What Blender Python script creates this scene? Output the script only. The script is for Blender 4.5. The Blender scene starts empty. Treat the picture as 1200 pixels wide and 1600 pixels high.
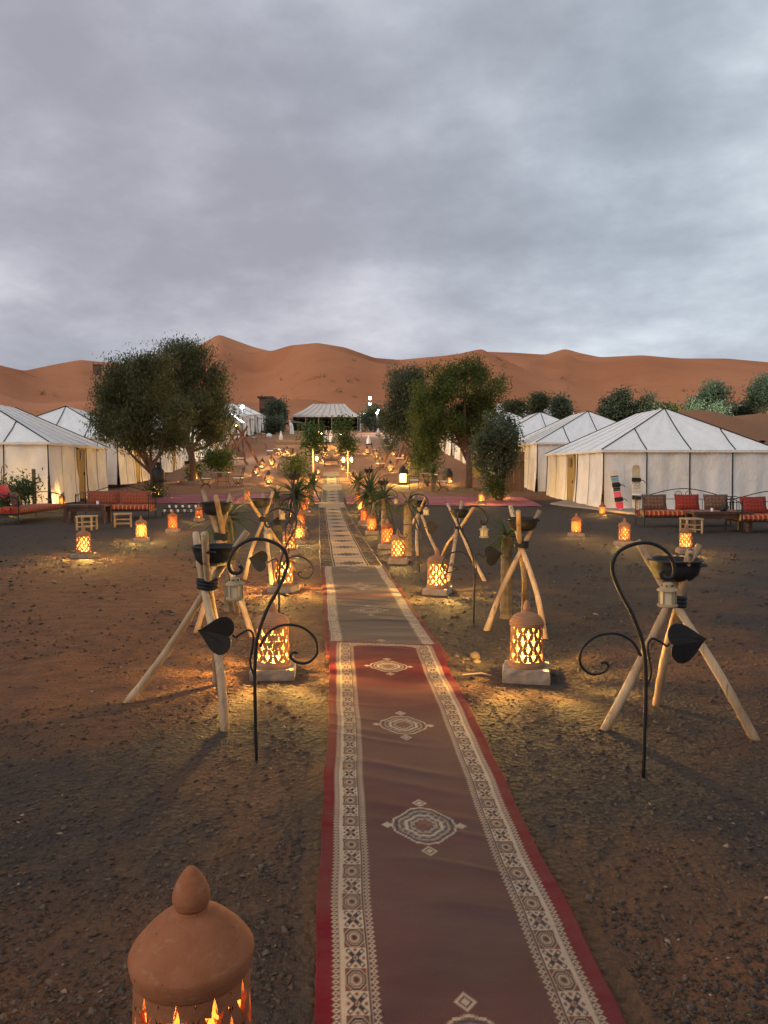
import bpy, math, random
import numpy as np
from mathutils import Vector, Matrix

RAD = math.radians
random.seed(7)
rng = np.random.default_rng(7)
scene = bpy.context.scene
COL = scene.collection

# ------------------------------------------------------------------ camera
CAM_H = 1.5
PITCH = math.atan(65 / 1200)
cam_data = bpy.data.cameras.new('camera')
cam_data.sensor_fit = 'VERTICAL'
cam_data.sensor_height = 36
cam_data.lens = 27
cam_data.clip_start = 0.05
cam_data.clip_end = 4000
cam = bpy.data.objects.new('camera', cam_data)
cam.location = (0, 0, CAM_H)
cam.rotation_euler = (math.pi / 2 - PITCH, 0, 0)
COL.objects.link(cam)
scene.camera = cam

# ------------------------------------------------------------------ sky, sun, exposure
SUN_EL, SUN_AZ = RAD(26), RAD(240)      # azimuth clockwise from +Y: behind the camera, a little to one side
world = bpy.data.worlds.new('World')
scene.world = world
world.use_nodes = True
wn, wl = world.node_tree.nodes, world.node_tree.links
wn.clear()
w_out = wn.new('ShaderNodeOutputWorld')
w_bg = wn.new('ShaderNodeBackground')
w_sky = wn.new('ShaderNodeTexSky')
w_sky.sky_type = 'NISHITA'
w_sky.sun_disc = False
w_sky.sun_elevation = SUN_EL
w_sky.sun_rotation = SUN_AZ
w_tc = wn.new('ShaderNodeTexCoord')


def wmath(op, a, b=None, c=None):
    n = wn.new('ShaderNodeMath')
    n.operation = op
    for i, q in enumerate((a, b, c)):
        if q is None:
            continue
        if isinstance(q, (int, float)):
            n.inputs[i].default_value = q
        else:
            wl.new(q, n.inputs[i])
    return n.outputs[0]


w_sep = wn.new('ShaderNodeSeparateXYZ')
wl.new(w_tc.outputs['Generated'], w_sep.inputs[0])
zz = wmath('ADD', wmath('MAXIMUM', w_sep.outputs['Z'], 0.0), 0.26)
w_comb = wn.new('ShaderNodeCombineXYZ')
wl.new(wmath('DIVIDE', w_sep.outputs['X'], zz), w_comb.inputs[0])
wl.new(wmath('DIVIDE', w_sep.outputs['Y'], zz), w_comb.inputs[1])


def wnoise(scale, detail, rough, dist, off):
    mp = wn.new('ShaderNodeMapping')
    mp.inputs['Location'].default_value = off
    mp.inputs['Rotation'].default_value = (0, 0, RAD(24))
    mp.inputs['Scale'].default_value = (1.0, 1.12, 1.0)
    wl.new(w_comb.outputs[0], mp.inputs['Vector'])
    n = wn.new('ShaderNodeTexNoise')
    n.inputs['Scale'].default_value = scale
    n.inputs['Detail'].default_value = detail
    n.inputs['Roughness'].default_value = rough
    n.inputs['Distortion'].default_value = dist
    wl.new(mp.outputs[0], n.inputs['Vector'])
    return n.outputs['Fac']


n_big = wnoise(0.50, 4, 0.5, 0.2, (3.1, 1.7, 0))
n_mid = wnoise(1.7, 9, 0.58, 0.1, (7.3, 2.9, 0))
n_fine = wnoise(5.0, 8, 0.62, 0.1, (1.3, 5.1, 0))
w_n3 = wn.new('ShaderNodeTexNoise')            # billows, the same size in every direction
w_n3.inputs['Scale'].default_value = 4.0
w_n3.inputs['Detail'].default_value = 9
w_n3.inputs['Roughness'].default_value = 0.54
w_n3.inputs['Distortion'].default_value = 0.08
w_m3 = wn.new('ShaderNodeMapping')
w_m3.inputs['Scale'].default_value = (1.0, 1.0, 1.6)
w_m3.inputs['Location'].default_value = (2.2, 0.4, 1.1)
wl.new(w_tc.outputs['Generated'], w_m3.inputs['Vector'])
wl.new(w_m3.outputs[0], w_n3.inputs['Vector'])
cl = wmath('ADD', wmath('MULTIPLY', n_big, 0.36), wmath('MULTIPLY', n_mid, 0.28))
cl = wmath('ADD', cl, wmath('MULTIPLY', w_n3.outputs['Fac'], 0.27))
cl = wmath('ADD', cl, wmath('MULTIPLY', n_fine, 0.09))
w_ramp = wn.new('ShaderNodeValToRGB')
cr = w_ramp.color_ramp
cr.interpolation = 'B_SPLINE'
cr.elements[0].position = 0.395
cr.elements[0].color = (0.255, 0.266, 0.300, 1)
cr.elements[1].position = 0.61
cr.elements[1].color = (0.66, 0.68, 0.70, 1)
for pos, c in ((0.45, (0.318, 0.332, 0.370, 1)), (0.495, (0.385, 0.400, 0.442, 1)), (0.545, (0.49, 0.51, 0.545, 1))):
    e = cr.elements.new(pos)
    e.color = c
wl.new(cl, w_ramp.inputs[0])
# part of the cloud deck is warmer (mauve), part bluer
w_tint = wn.new('ShaderNodeMix')
w_tint.data_type = 'RGBA'
w_tint.blend_type = 'MULTIPLY'
w_tint.inputs['Factor'].default_value = 1.0
w_tr = wn.new('ShaderNodeValToRGB')
w_tr.color_ramp.elements[0].position = 0.4
w_tr.color_ramp.elements[0].color = (0.93, 1.0, 1.03, 1)
w_tr.color_ramp.elements[1].position = 0.6
w_tr.color_ramp.elements[1].color = (1.03, 0.985, 1.005, 1)
wl.new(wnoise(0.3, 2, 0.5, 0.0, (9.0, 4.0, 0)), w_tr.inputs[0])
wl.new(w_ramp.outputs[0], w_tint.inputs[6])
wl.new(w_tr.outputs[0], w_tint.inputs[7])
# a little of the clear sky behind comes through the cloud
w_scale = wn.new('ShaderNodeVectorMath')
w_scale.operation = 'SCALE'
w_scale.inputs['Scale'].default_value = 0.06
wl.new(w_sky.outputs[0], w_scale.inputs[0])
w_mix = wn.new('ShaderNodeMix')
w_mix.data_type = 'RGBA'
w_mix.inputs['Factor'].default_value = 0.07
wl.new(w_tint.outputs[2], w_mix.inputs[6])
wl.new(w_scale.outputs[0], w_mix.inputs[7])
wl.new(w_mix.outputs[2], w_bg.inputs['Color'])
w_bg.inputs['Strength'].default_value = 1.42
wl.new(w_bg.outputs[0], w_out.inputs[0])

sun_data = bpy.data.lights.new('sun', 'SUN')
sun_data.energy = 1.15
sun_data.angle = RAD(28)
sun_data.color = (1.0, 0.89, 0.78)
sun = bpy.data.objects.new('sun', sun_data)
sdir = Vector((math.sin(SUN_AZ) * math.cos(SUN_EL), math.cos(SUN_AZ) * math.cos(SUN_EL), math.sin(SUN_EL)))
sun.rotation_euler = sdir.to_track_quat('Z', 'Y').to_euler()
sun.location = (0, -20, 30)
COL.objects.link(sun)

scene.view_settings.view_transform = 'Standard'
scene.view_settings.look = 'None'
scene.view_settings.exposure = 0.0
scene.view_settings.gamma = 1.0
scene.view_settings.use_curve_mapping = False
scene.render.engine = 'CYCLES'
scene.cycles.use_denoising = True
scene.cycles.sample_clamp_indirect = 5.0
scene.cycles.max_bounces = 6
scene.cycles.diffuse_bounces = 3
scene.cycles.caustics_reflective = False
scene.cycles.caustics_refractive = False

def vnoise(x, y, seed=0):
    """Cheap value noise for numpy arrays, 0..1."""
    xi, yi = np.floor(x).astype(int), np.floor(y).astype(int)
    fx, fy = x - xi, y - yi
    fx, fy = fx * fx * (3 - 2 * fx), fy * fy * (3 - 2 * fy)

    def h(i, j):
        n = (i * 374761393 + j * 668265263 + seed * 1442695) & 0x7fffffff
        n = ((n ^ (n >> 13)) * 1274126177) & 0x7fffffff
        return (n & 0xffff) / 65535.0
    return (h(xi, yi) * (1 - fx) + h(xi + 1, yi) * fx) * (1 - fy) + (h(xi, yi + 1) * (1 - fx) + h(xi + 1, yi + 1) * fx) * fy


# ------------------------------------------------------------------ terrain height
_gy = np.array([-1000, 0, 20, 26, 32, 40, 50, 60, 84, 105, 125, 160, 250, 1200], float)
_gz = np.array([0, 0, 0, .1, .35, .85, 1.55, 2.5, 5.0, 6.7, 8.0, 10.2, 16.5, 70], float)
_ys = np.arange(-200, 1200, 0.5)
_zs = np.interp(_ys, _gy, _gz)
_k = np.ones(13) / 13
_zs = np.convolve(np.pad(_zs, 6, mode='edge'), _k, mode='valid')


def sstep(a, b, x):
    t = np.clip((x - a) / (b - a), 0, 1)
    return t * t * (3 - 2 * t)


def T(x, y):
    x = np.asarray(x, float)
    y = np.asarray(y, float)
    z = np.interp(y, _ys, _zs)
    z = z + (3.3 + .30 * np.sin(x * .31 + 1) + .18 * np.sin(x * .83) + .12 * np.sin(y * .6 + x * .4)) * np.exp(-((y - 64 - 2 * np.sin(x * .2)) / 13) ** 2) * sstep(11, 26, x)          # sand berm beside the second row of tents
    z = z + 2.0 * np.exp(-((y - 95) / 20) ** 2) * sstep(-22, -40, x)
    far = sstep(4, 9, np.abs(x + 0.8)) * sstep(2, 8, np.abs(y - 0.5))
    z = z + 0.018 * far * (np.sin(0.9 * x + 0.5 * y) + np.sin(1.7 * y - 1.1 * x + 2) * 0.6)
    return z


def P(px, py):
    """The point of the ground seen at a pixel of the 1200 x 1600 photograph."""
    u, v = (px - 600) / 1200, (800 - py) / 1200
    d = np.array([u, math.cos(PITCH) + v * math.sin(PITCH), -math.sin(PITCH) + v * math.cos(PITCH)])
    t0 = 0.6
    t = t0
    while t < 500:
        t1 = t * 1.02
        q = d * t1
        if CAM_H + q[2] < T(q[0], q[1]):
            lo, hi = t, t1
            for _ in range(30):
                m = (lo + hi) / 2
                q = d * m
                if CAM_H + q[2] < T(q[0], q[1]):
                    hi = m
                else:
                    lo = m
            q = d * hi
            return Vector((q[0], q[1], float(T(q[0], q[1]))))
        t = t1
    q = d * 500
    return Vector((q[0], q[1], float(T(q[0], q[1]))))


def A(px, py, y):
    """The point seen at a pixel, at world depth y."""
    u, v = (px - 600) / 1200, (800 - py) / 1200
    d = Vector((u, math.cos(PITCH) + v * math.sin(PITCH), -math.sin(PITCH) + v * math.cos(PITCH)))
    return d * (y / d.y) + Vector((0, 0, CAM_H))


def G(x, y):
    return Vector((x, y, float(T(x, y))))


# ------------------------------------------------------------------ mesh helpers
KIDS = {}


def link(o, parent=None):
    COL.objects.link(o)
    if parent is not None:
        o.parent = parent
        KIDS.setdefault(parent.name, []).append(o)
    return o


def tag(o, label=None, cat=None, group=None, kind=None):
    if label: o['label'] = label
    if cat: o['category'] = cat
    if group: o['group'] = group
    if kind: o['kind'] = kind
    return o


def thing(name, loc, rz, label, cat, group=None, scale=1.0):
    o = bpy.data.objects.new(name, None)
    o.empty_display_size = 0.1
    link(o)
    o.location = loc
    o.rotation_euler = (0, 0, rz)
    o.scale = (scale,) * 3
    return tag(o, label, cat, group)


def copy_tree(o, parent=None):
    c = o.copy()
    link(c, parent)
    for ch in KIDS.get(o.name, []):
        copy_tree(ch, c)
    return c


def dup(o, loc, rz, label, scale=1.0, group=None):
    c = copy_tree(o)
    c.location = loc
    c.rotation_euler = (0, 0, rz)
    c.scale = (scale,) * 3
    c['label'] = label
    if group: c['group'] = group
    return c


class MB:
    def __init__(self):
        self.v, self.f = [], []

    def add(self, vs, fs):
        b = len(self.v)
        self.v += [tuple(p) for p in vs]
        self.f += [tuple(i + b for i in f) for f in fs]
        return self

    def box(self, c, s, rz=0.0, m=None):
        vs = []
        for dz in (-1, 1):
            for dx, dy in ((-1, -1), (1, -1), (1, 1), (-1, 1)):
                p = Vector((dx * s[0] / 2, dy * s[1] / 2, dz * s[2] / 2))
                if m is not None: p = m @ p
                if rz: p = Matrix.Rotation(rz, 3, 'Z') @ p
                vs.append(p + Vector(c))
        return self.add(vs, [(3, 2, 1, 0), (4, 5, 6, 7), (0, 1, 5, 4), (1, 2, 6, 5), (2, 3, 7, 6), (3, 0, 4, 7)])

    def bar(self, p0, p1, w, h=None):
        p0, p1 = Vector(p0), Vector(p1)
        h = h or w
        d = (p1 - p0).normalized()
        s = d.cross(Vector((0, 0, 1)))
        if s.length < 1e-4: s = Vector((1, 0, 0))
        s.normalize()
        u = s.cross(d)
        vs = [p + s * a * w / 2 + u * b * h / 2 for p in (p0, p1) for a, b in ((-1, -1), (1, -1), (1, 1), (-1, 1))]
        return self.add(vs, [(3, 2, 1, 0), (4, 5, 6, 7), (0, 1, 5, 4), (1, 2, 6, 5), (2, 3, 7, 6), (3, 0, 4, 7)])

    def tube(self, pts, r, n=8, cap=True):
        pts = [Vector(p) for p in pts]
        k = len(pts)
        rs = list(r) if hasattr(r, '__len__') else [r] * k
        vs, fs = [], []
        t = (pts[1] - pts[0]).normalized()
        s = t.cross(Vector((0.31, 0.83, 0.46)))
        s.normalize()
        for i in range(k):
            t = (pts[min(i + 1, k - 1)] - pts[max(i - 1, 0)]).normalized()
            s = (s - t * s.dot(t)).normalized()
            b = t.cross(s)
            for j in range(n):
                a = 2 * math.pi * j / n
                vs.append(pts[i] + (s * math.cos(a) + b * math.sin(a)) * rs[i])
        for i in range(k - 1):
            for j in range(n):
                q = (j + 1) % n
                fs.append((i * n + j, i * n + q, (i + 1) * n + q, (i + 1) * n + j))
        if cap:
            fs.append(tuple(range(n - 1, -1, -1)))
            fs.append(tuple((k - 1) * n + j for j in range(n)))
        return self.add(vs, fs)

    def lathe(self, prof, n=20, c=(0, 0, 0), sx=1.0, sy=1.0, cap=True):
        vs, fs = [], []
        k = len(prof)
        for r, z in prof:
            for j in range(n):
                a = 2 * math.pi * j / n
                vs.append((c[0] + r * math.cos(a) * sx, c[1] + r * math.sin(a) * sy, c[2] + z))
        for i in range(k - 1):
            for j in range(n):
                q = (j + 1) % n
                fs.append((i * n + j, i * n + q, (i + 1) * n + q, (i + 1) * n + j))
        if cap:
            fs.append(tuple(range(n - 1, -1, -1)))
            fs.append(tuple((k - 1) * n + j for j in range(n)))
        return self.add(vs, fs)

    def ball(self, c, r, n=10, k=6, sz=1.0):
        prof = [(max(r * math.sin(math.pi * i / k), 1e-4), -r * sz * math.cos(math.pi * i / k)) for i in range(k + 1)]
        return self.lathe(prof, n, c, cap=False)

    def grid(self, fn, nu, nv):
        vs = [fn(i / nu, j / nv) for j in range(nv + 1) for i in range(nu + 1)]
        fs = [(j * (nu + 1) + i, j * (nu + 1) + i + 1, (j + 1) * (nu + 1) + i + 1, (j + 1) * (nu + 1) + i) for j in range(nv) for i in range(nu)]
        return self.add(vs, fs)

    def build(self, name, mat, parent=None, smooth=False, loc=None):
        me = bpy.data.meshes.new(name)
        me.from_pydata([tuple(p) for p in self.v], [], self.f)
        me.materials.append(mat)
        if smooth:
            me.polygons.foreach_set('use_smooth', [True] * len(me.polygons))
        o = bpy.data.objects.new(name, me)
        link(o, parent)
        if loc is not None: o.location = loc
        return o


def np_mesh(name, verts, quads, mat, parent=None, smooth=False):
    """verts (n,3), quads (m,k) as numpy arrays."""
    me = bpy.data.meshes.new(name)
    verts = np.ascontiguousarray(verts, np.float32)
    quads = np.ascontiguousarray(quads, np.int32)
    m, k = quads.shape
    me.vertices.add(len(verts))
    me.vertices.foreach_set('co', verts.ravel())
    me.loops.add(m * k)
    me.loops.foreach_set('vertex_index', quads.ravel())
    me.polygons.add(m)
    me.polygons.foreach_set('loop_start', np.arange(0, m * k, k, dtype=np.int32))
    me.polygons.foreach_set('loop_total', np.full(m, k, np.int32))
    if smooth:
        me.polygons.foreach_set('use_smooth', np.ones(m, bool))
    me.materials.append(mat)
    me.update(calc_edges=True)
    me.validate()
    o = bpy.data.objects.new(name, me)
    return link(o, parent)


def spline(pts, n=8):
    """Catmull-Rom through the points."""
    pts = [Vector(p) for p in pts]
    q = [pts[0] * 2 - pts[1]] + pts + [pts[-1] * 2 - pts[-2]]
    out = []
    for i in range(1, len(q) - 2):
        a, b, c, d = q[i - 1], q[i], q[i + 1], q[i + 2]
        for k in range(n):
            t = k / n
            out.append(0.5 * ((2 * b) + (c - a) * t + (2 * a - 5 * b + 4 * c - d) * t * t + (3 * b - a - 3 * c + d) * t ** 3))
    out.append(pts[-1])
    return out


# ------------------------------------------------------------------ materials
def new_mat(name):
    m = bpy.data.materials.new(name)
    m.use_nodes = True
    nt = m.node_tree
    return m, nt, nt.nodes['Principled BSDF']


def mix_rgb(nt, fac, a, b, mode='MIX'):
    n = nt.nodes.new('ShaderNodeMix')
    n.data_type = 'RGBA'
    n.blend_type = mode
    for s, q in ((n.inputs[0], fac), (n.inputs[6], a), (n.inputs[7], b)):
        if isinstance(q, (int, float)):
            s.default_value = q
        elif isinstance(q, tuple):
            s.default_value = q if len(q) == 4 else (*q, 1)
        else:
            nt.links.new(q, s)
    return n.outputs[2]


def nz(nt, scale, detail=4, rough=0.55, coord='Object', stretch=None, dist=0.0):
    tc = nt.nodes.new('ShaderNodeTexCoord')
    vec = tc.outputs[coord]
    if stretch:
        mp = nt.nodes.new('ShaderNodeMapping')
        mp.inputs['Scale'].default_value = stretch
        nt.links.new(vec, mp.inputs[0])
        vec = mp.outputs[0]
    n = nt.nodes.new('ShaderNodeTexNoise')
    n.inputs['Scale'].default_value = scale
    n.inputs['Detail'].default_value = detail
    n.inputs['Roughness'].default_value = rough
    n.inputs['Distortion'].default_value = dist
    nt.links.new(vec, n.inputs['Vector'])
    return n.outputs['Fac']


def rng_map(nt, v, a, b, c=0.0, d=1.0):
    n = nt.nodes.new('ShaderNodeMapRange')
    n.inputs[1].default_value, n.inputs[2].default_value = a, b
    n.inputs[3].default_value, n.inputs[4].default_value = c, d
    nt.links.new(v, n.inputs[0])
    return n.outputs[0]


def bump(nt, bsdf, h, strength, dist=0.02):
    b = nt.nodes.new('ShaderNodeBump')
    b.inputs['Strength'].default_value = strength
    b.inputs['Distance'].default_value = dist
    nt.links.new(h, b.inputs['Height'])
    nt.links.new(b.outputs[0], bsdf.inputs['Normal'])


def basic(name, c1, c2=None, scale=8, rough=0.85, bumpv=0.0, bscale=None, stretch=None, metal=0.0, var=0.12, detail=5, lo=0.35, hi=0.65, bdist=0.01, coat=None):
    m, nt, b = new_mat(name)
    b.inputs['Roughness'].default_value = rough
    b.inputs['Metallic'].default_value = metal
    b.inputs['Specular IOR Level'].default_value = 0.35
    col = mix_rgb(nt, rng_map(nt, nz(nt, scale, detail, stretch=stretch), lo, hi), c1, c2 or c1)
    if var:
        oi = nt.nodes.new('ShaderNodeObjectInfo')
        f = rng_map(nt, oi.outputs['Random'], 0, 1, 1 - var, 1 + var)
        col = mix_rgb(nt, 1.0, col, f, 'MULTIPLY')
    nt.links.new(col, b.inputs['Base Color'])
    if bumpv:
        bump(nt, b, nz(nt, bscale or scale * 4, 5, 0.6, stretch=stretch), bumpv, bdist)
    return m


def emit(name, color, strength):
    m, nt, b = new_mat(name)
    nt.nodes.remove(b)
    e = nt.nodes.new('ShaderNodeEmission')
    e.inputs[0].default_value = (*color, 1)
    e.inputs[1].default_value = strength
    nt.links.new(e.outputs[0], nt.nodes['Material Output'].inputs[0])
    return m


def lamp_light(parent, loc, power, color, smooth=0.10, radius=0.03):
    d = bpy.data.lights.new('glow', 'POINT')
    d.energy = power
    d.color = color
    d.shadow_soft_size = radius
    d.use_nodes = True
    nt = d.node_tree
    f = nt.nodes.new('ShaderNodeLightFalloff')
    f.inputs['Strength'].default_value = 1.0
    f.inputs['Smooth'].default_value = smooth
    nt.links.new(f.outputs['Quadratic'], nt.nodes['Emission'].inputs['Strength'])
    o = bpy.data.objects.new('glow', d)
    link(o, parent)
    o.location = loc
    return o


def leaf_mat(name, c1, c2, c3):
    m, nt, b = new_mat(name)
    g = nt.nodes.new('ShaderNodeNewGeometry')
    r = nt.nodes.new('ShaderNodeValToRGB')
    r.color_ramp.elements[0].color = (*c1, 1)
    r.color_ramp.elements[1].color = (*c3, 1)
    e = r.color_ramp.elements.new(0.5)
    e.color = (*c2, 1)
    nt.links.new(g.outputs['Random Per Island'], r.inputs[0])
    col = mix_rgb(nt, rng_map(nt, nz(nt, 0.9, 2), 0.35, 0.65), r.outputs[0], (0.72, 0.78, 0.7), 'MULTIPLY')
    nt.links.new(col, b.inputs['Base Color'])
    b.inputs['Roughness'].default_value = 0.6
    b.inputs['Specular IOR Level'].default_value = 0.25
    tr = nt.nodes.new('ShaderNodeBsdfTranslucent')
    nt.links.new(col, tr.inputs[0])
    mx = nt.nodes.new('ShaderNodeMixShader')
    mx.inputs[0].default_value = 0.5
    nt.links.new(b.outputs[0], mx.inputs[1])
    nt.links.new(tr.outputs[0], mx.inputs[2])
    nt.links.new(mx.outputs[0], nt.nodes['Material Output'].inputs[0])
    return m



def lumps(x, y):
    q = vnoise(x * 2.3 + 50, y * 2.3 + 50, 3) * .6 + vnoise(x * 5.1 + 90, y * 5.1 + 20, 4) * .4 - .5
    return 0.035 * q * sstep(0.9, 1.7, np.abs(x - (-0.07 * y + 0.35))) * sstep(30, 12, np.hypot(x, y))


MAT = {}
MAT['clay'] = basic('terracotta', (0.29, 0.098, 0.042), (0.38, 0.145, 0.066), 14, 0.9, 0.25, 60)
MAT['clay_pale'] = basic('pale_clay', (0.25, 0.115, 0.058), (0.33, 0.165, 0.088), 14, 0.9, 0.25, 60)
MAT['stone'] = basic('plinth_stone', (0.23, 0.165, 0.115), (0.31, 0.235, 0.165), 12, 0.92, 0.4, 40)
MAT['wood_pale'] = basic('peeled_wood', (0.36, 0.225, 0.12), (0.52, 0.355, 0.205), 9, 0.7, 0.35, 30, stretch=(1, 1, 0.15))


def clay_mat(name, c1, c2, c3):
    m, nt, b = new_mat(name)
    col = mix_rgb(nt, rng_map(nt, nz(nt, 9, 5, 0.6), 0.32, 0.68), c1, c2)
    col = mix_rgb(nt, rng_map(nt, nz(nt, 26, 6, 0.7, stretch=(1, 1, 3)), 0.56, 0.74, 0, .7), col, c3)
    col = mix_rgb(nt, rng_map(nt, nz(nt, 60, 3, 0.6), 0.66, 0.74, 0, .8), col, tuple(q * .45 for q in c1))
    oi = nt.nodes.new('ShaderNodeObjectInfo')
    col = mix_rgb(nt, 1.0, col, rng_map(nt, oi.outputs['Random'], 0, 1, .8, 1.2), 'MULTIPLY')
    nt.links.new(col, b.inputs['Base Color'])
    b.inputs['Roughness'].default_value = 0.92
    b.inputs['Specular IOR Level'].default_value = 0.2
    h = nt.nodes.new('ShaderNodeMath')
    h.operation = 'MULTIPLY_ADD'
    h.inputs[1].default_value = 0.8
    nt.links.new(nz(nt, 8, 2, 0.5, stretch=(.4, .4, 9)), h.inputs[0])
    nt.links.new(nz(nt, 45, 5, 0.7), h.inputs[2])
    bump(nt, b, h.outputs[0], 0.55, 0.005)
    return m


MAT['clay'] = clay_mat('terracotta', (0.28, 0.092, 0.038), (0.37, 0.14, 0.062), (0.44, 0.22, 0.13))
MAT['clay_pale'] = clay_mat('pale_clay', (0.24, 0.110, 0.055), (0.32, 0.165, 0.088), (0.38, 0.24, 0.15))
MAT['wood_dark'] = basic('dark_wood', (0.045, 0.02, 0.013), (0.085, 0.04, 0.025), 9, 0.5, 0.2, 30, stretch=(1, 1, 0.2))
MAT['wood_red'] = basic('red_brown_log', (0.11, 0.035, 0.02), (0.20, 0.07, 0.04), 6, 0.6, 0.3, 24)
MAT['wood_light'] = basic('light_stool_wood', (0.30, 0.20, 0.105), (0.40, 0.28, 0.155), 9, 0.7)
m, nt, b = new_mat('peeled_pole')
wv = nz(nt, 7, 6, 0.65, stretch=(1, 1, 0.10))
cw = mix_rgb(nt, rng_map(nt, wv, 0.36, 0.66), (0.27, 0.16, 0.08), (0.52, 0.36, 0.21))
cw = mix_rgb(nt, rng_map(nt, nz(nt, 34, 3, 0.5, stretch=(1, 1, 0.05)), 0.60, 0.72), cw, (0.15, 0.085, 0.045))
cw = mix_rgb(nt, rng_map(nt, nz(nt, 11, 2, 0.5, stretch=(1, 1, 0.6)), 0.68, 0.74), cw, (0.07, 0.04, 0.025))
cw = mix_rgb(nt, rng_map(nt, nz(nt, 2.2, 3), 0.5, 0.72, 0, .85), cw, (0.17, 0.10, 0.055))
nt.links.new(cw, b.inputs['Base Color'])
b.inputs['Roughness'].default_value = 0.75
bump(nt, b, nz(nt, 22, 5, 0.65, stretch=(1, 1, 0.10)), 0.6, 0.008)
MAT['wood_pale'] = m
MAT['iron'] = basic('wrought_iron', (0.006, 0.0055, 0.006), (0.012, 0.011, 0.011), 20, 0.5, 0.2, 80, metal=0.0, var=0)
MAT['iron_bowl'] = basic('sooty_iron', (0.010, 0.009, 0.010), (0.02, 0.018, 0.018), 14, 0.6, 0.3, 50, metal=0.0, var=0)
MAT['rubber'] = basic('black_strap', (0.012, 0.012, 0.013), None, 5, 0.7, var=0)
MAT['canvas'] = basic('tent_canvas', (0.72, 0.65, 0.575), (0.79, 0.73, 0.665), 2.0, 0.85, 0.12, 9, var=0.04, bdist=0.02)
MAT['canvas_roof'] = basic('tent_roof_canvas', (0.75, 0.725, 0.69), (0.82, 0.80, 0.775), 1.4, 0.8, 0.1, 9, var=0.03, bdist=0.02)


def canvas_mat(name, c1, c2, stain):
    m, nt, b = new_mat(name)
    col = mix_rgb(nt, rng_map(nt, nz(nt, 1.6, 5, 0.6), 0.35, 0.65), c1, c2)
    col = mix_rgb(nt, rng_map(nt, nz(nt, 1.1, 7, 0.7, stretch=(1, 1, .45), dist=.6), 0.56, 0.78, 0, .6), col, stain)
    nt.links.new(col, b.inputs['Base Color'])
    b.inputs['Roughness'].default_value = 0.8
    b.inputs['Specular IOR Level'].default_value = 0.3
    h = nt.nodes.new('ShaderNodeMath')
    h.operation = 'ADD'
    nt.links.new(nz(nt, 2.6, 3, 0.55, dist=1.2), h.inputs[0])
    nt.links.new(nz(nt, 7, 4, 0.6, stretch=(1, 1, .35), dist=.8), h.inputs[1])
    bump(nt, b, h.outputs[0], 0.5, 0.05)
    return m


MAT['canvas'] = canvas_mat('tent_canvas', (0.70, 0.635, 0.56), (0.78, 0.72, 0.655), (0.52, 0.44, 0.36))  # wall canvas warmer than the roof: lantern light put into its colour
MAT['canvas_roof'] = canvas_mat('tent_roof_canvas', (0.75, 0.73, 0.70), (0.82, 0.805, 0.785), (0.64, 0.61, 0.57))
MAT['seam'] = basic('black_piping', (0.018, 0.016, 0.018), None, 5, 0.8, var=0)
MAT['seam_thin'] = basic('grey_piping', (0.34, 0.32, 0.31), None, 5, 0.8, var=0)
MAT['door'] = basic('ochre_door', (0.30, 0.19, 0.055), (0.38, 0.25, 0.08), 5, 0.8, 0.2, 30, stretch=(1, 1, 0.2), var=0.2)
MAT['white_paint'] = basic('white_paint', (0.62, 0.61, 0.58), (0.74, 0.73, 0.70), 6, 0.8)
MAT['white_metal'] = basic('cream_metal', (0.30, 0.21, 0.11), (0.38, 0.28, 0.16), 20, 0.6, var=0.05)
MAT['pane'] = basic('frosted_pane', (0.50, 0.41, 0.27), None, 5, 0.4, var=0)
MAT['bark'] = basic('bark', (0.085, 0.045, 0.03), (0.15, 0.085, 0.055), 6, 0.9, 0.5, 20, stretch=(1, 1, 0.25), bdist=0.03)
MAT['palm_trunk'] = basic('palm_trunk', (0.13, 0.09, 0.05), (0.22, 0.16, 0.09), 10, 0.95, 0.6, 30, bdist=0.02)
MAT['euc'] = leaf_mat('eucalyptus_leaf', (0.080, 0.092, 0.042), (0.12, 0.128, 0.060), (0.17, 0.168, 0.086))
MAT['tree_green'] = leaf_mat('green_leaf', (0.075, 0.104, 0.024), (0.12, 0.150, 0.038), (0.17, 0.19, 0.055))
MAT['tree_blue'] = leaf_mat('grey_green_leaf', (0.075, 0.092, 0.055), (0.11, 0.13, 0.078), (0.15, 0.17, 0.11))
MAT['far_green'] = leaf_mat('flood_lit_leaf', (0.13, 0.18, 0.11), (0.20, 0.26, 0.16), (0.30, 0.36, 0.23))  # lighter green: flood light on the far crowns is put into the colour
MAT['bush'] = leaf_mat('bush_leaf', (0.035, 0.065, 0.018), (0.065, 0.105, 0.03), (0.12, 0.15, 0.045))
MAT['blade'] = leaf_mat('palm_blade', (0.035, 0.065, 0.02), (0.06, 0.095, 0.032), (0.11, 0.13, 0.05))
MAT['red_rug'] = basic('faded_red_rug', (0.20, 0.030, 0.040), (0.34, 0.10, 0.115), 0.9, 0.95, 0.3, 6, stretch=(0.35, 1.6, 1), var=0.1)
MAT['bulb'] = emit('warm_bulb', (1.0, 0.60, 0.16), 14)
MAT['bulb_dim'] = emit('dim_warm_bulb', (1.0, 0.50, 0.11), 9)
MAT['bulb_red'] = emit('orange_red_bulb', (1.0, 0.30, 0.07), 8)
MAT['bulb_far'] = emit('small_warm_bulb', (1.0, 0.62, 0.2), 14)
MAT['lamp_white'] = emit('cold_white_lamp', (0.85, 0.95, 1.0), 55)
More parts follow.
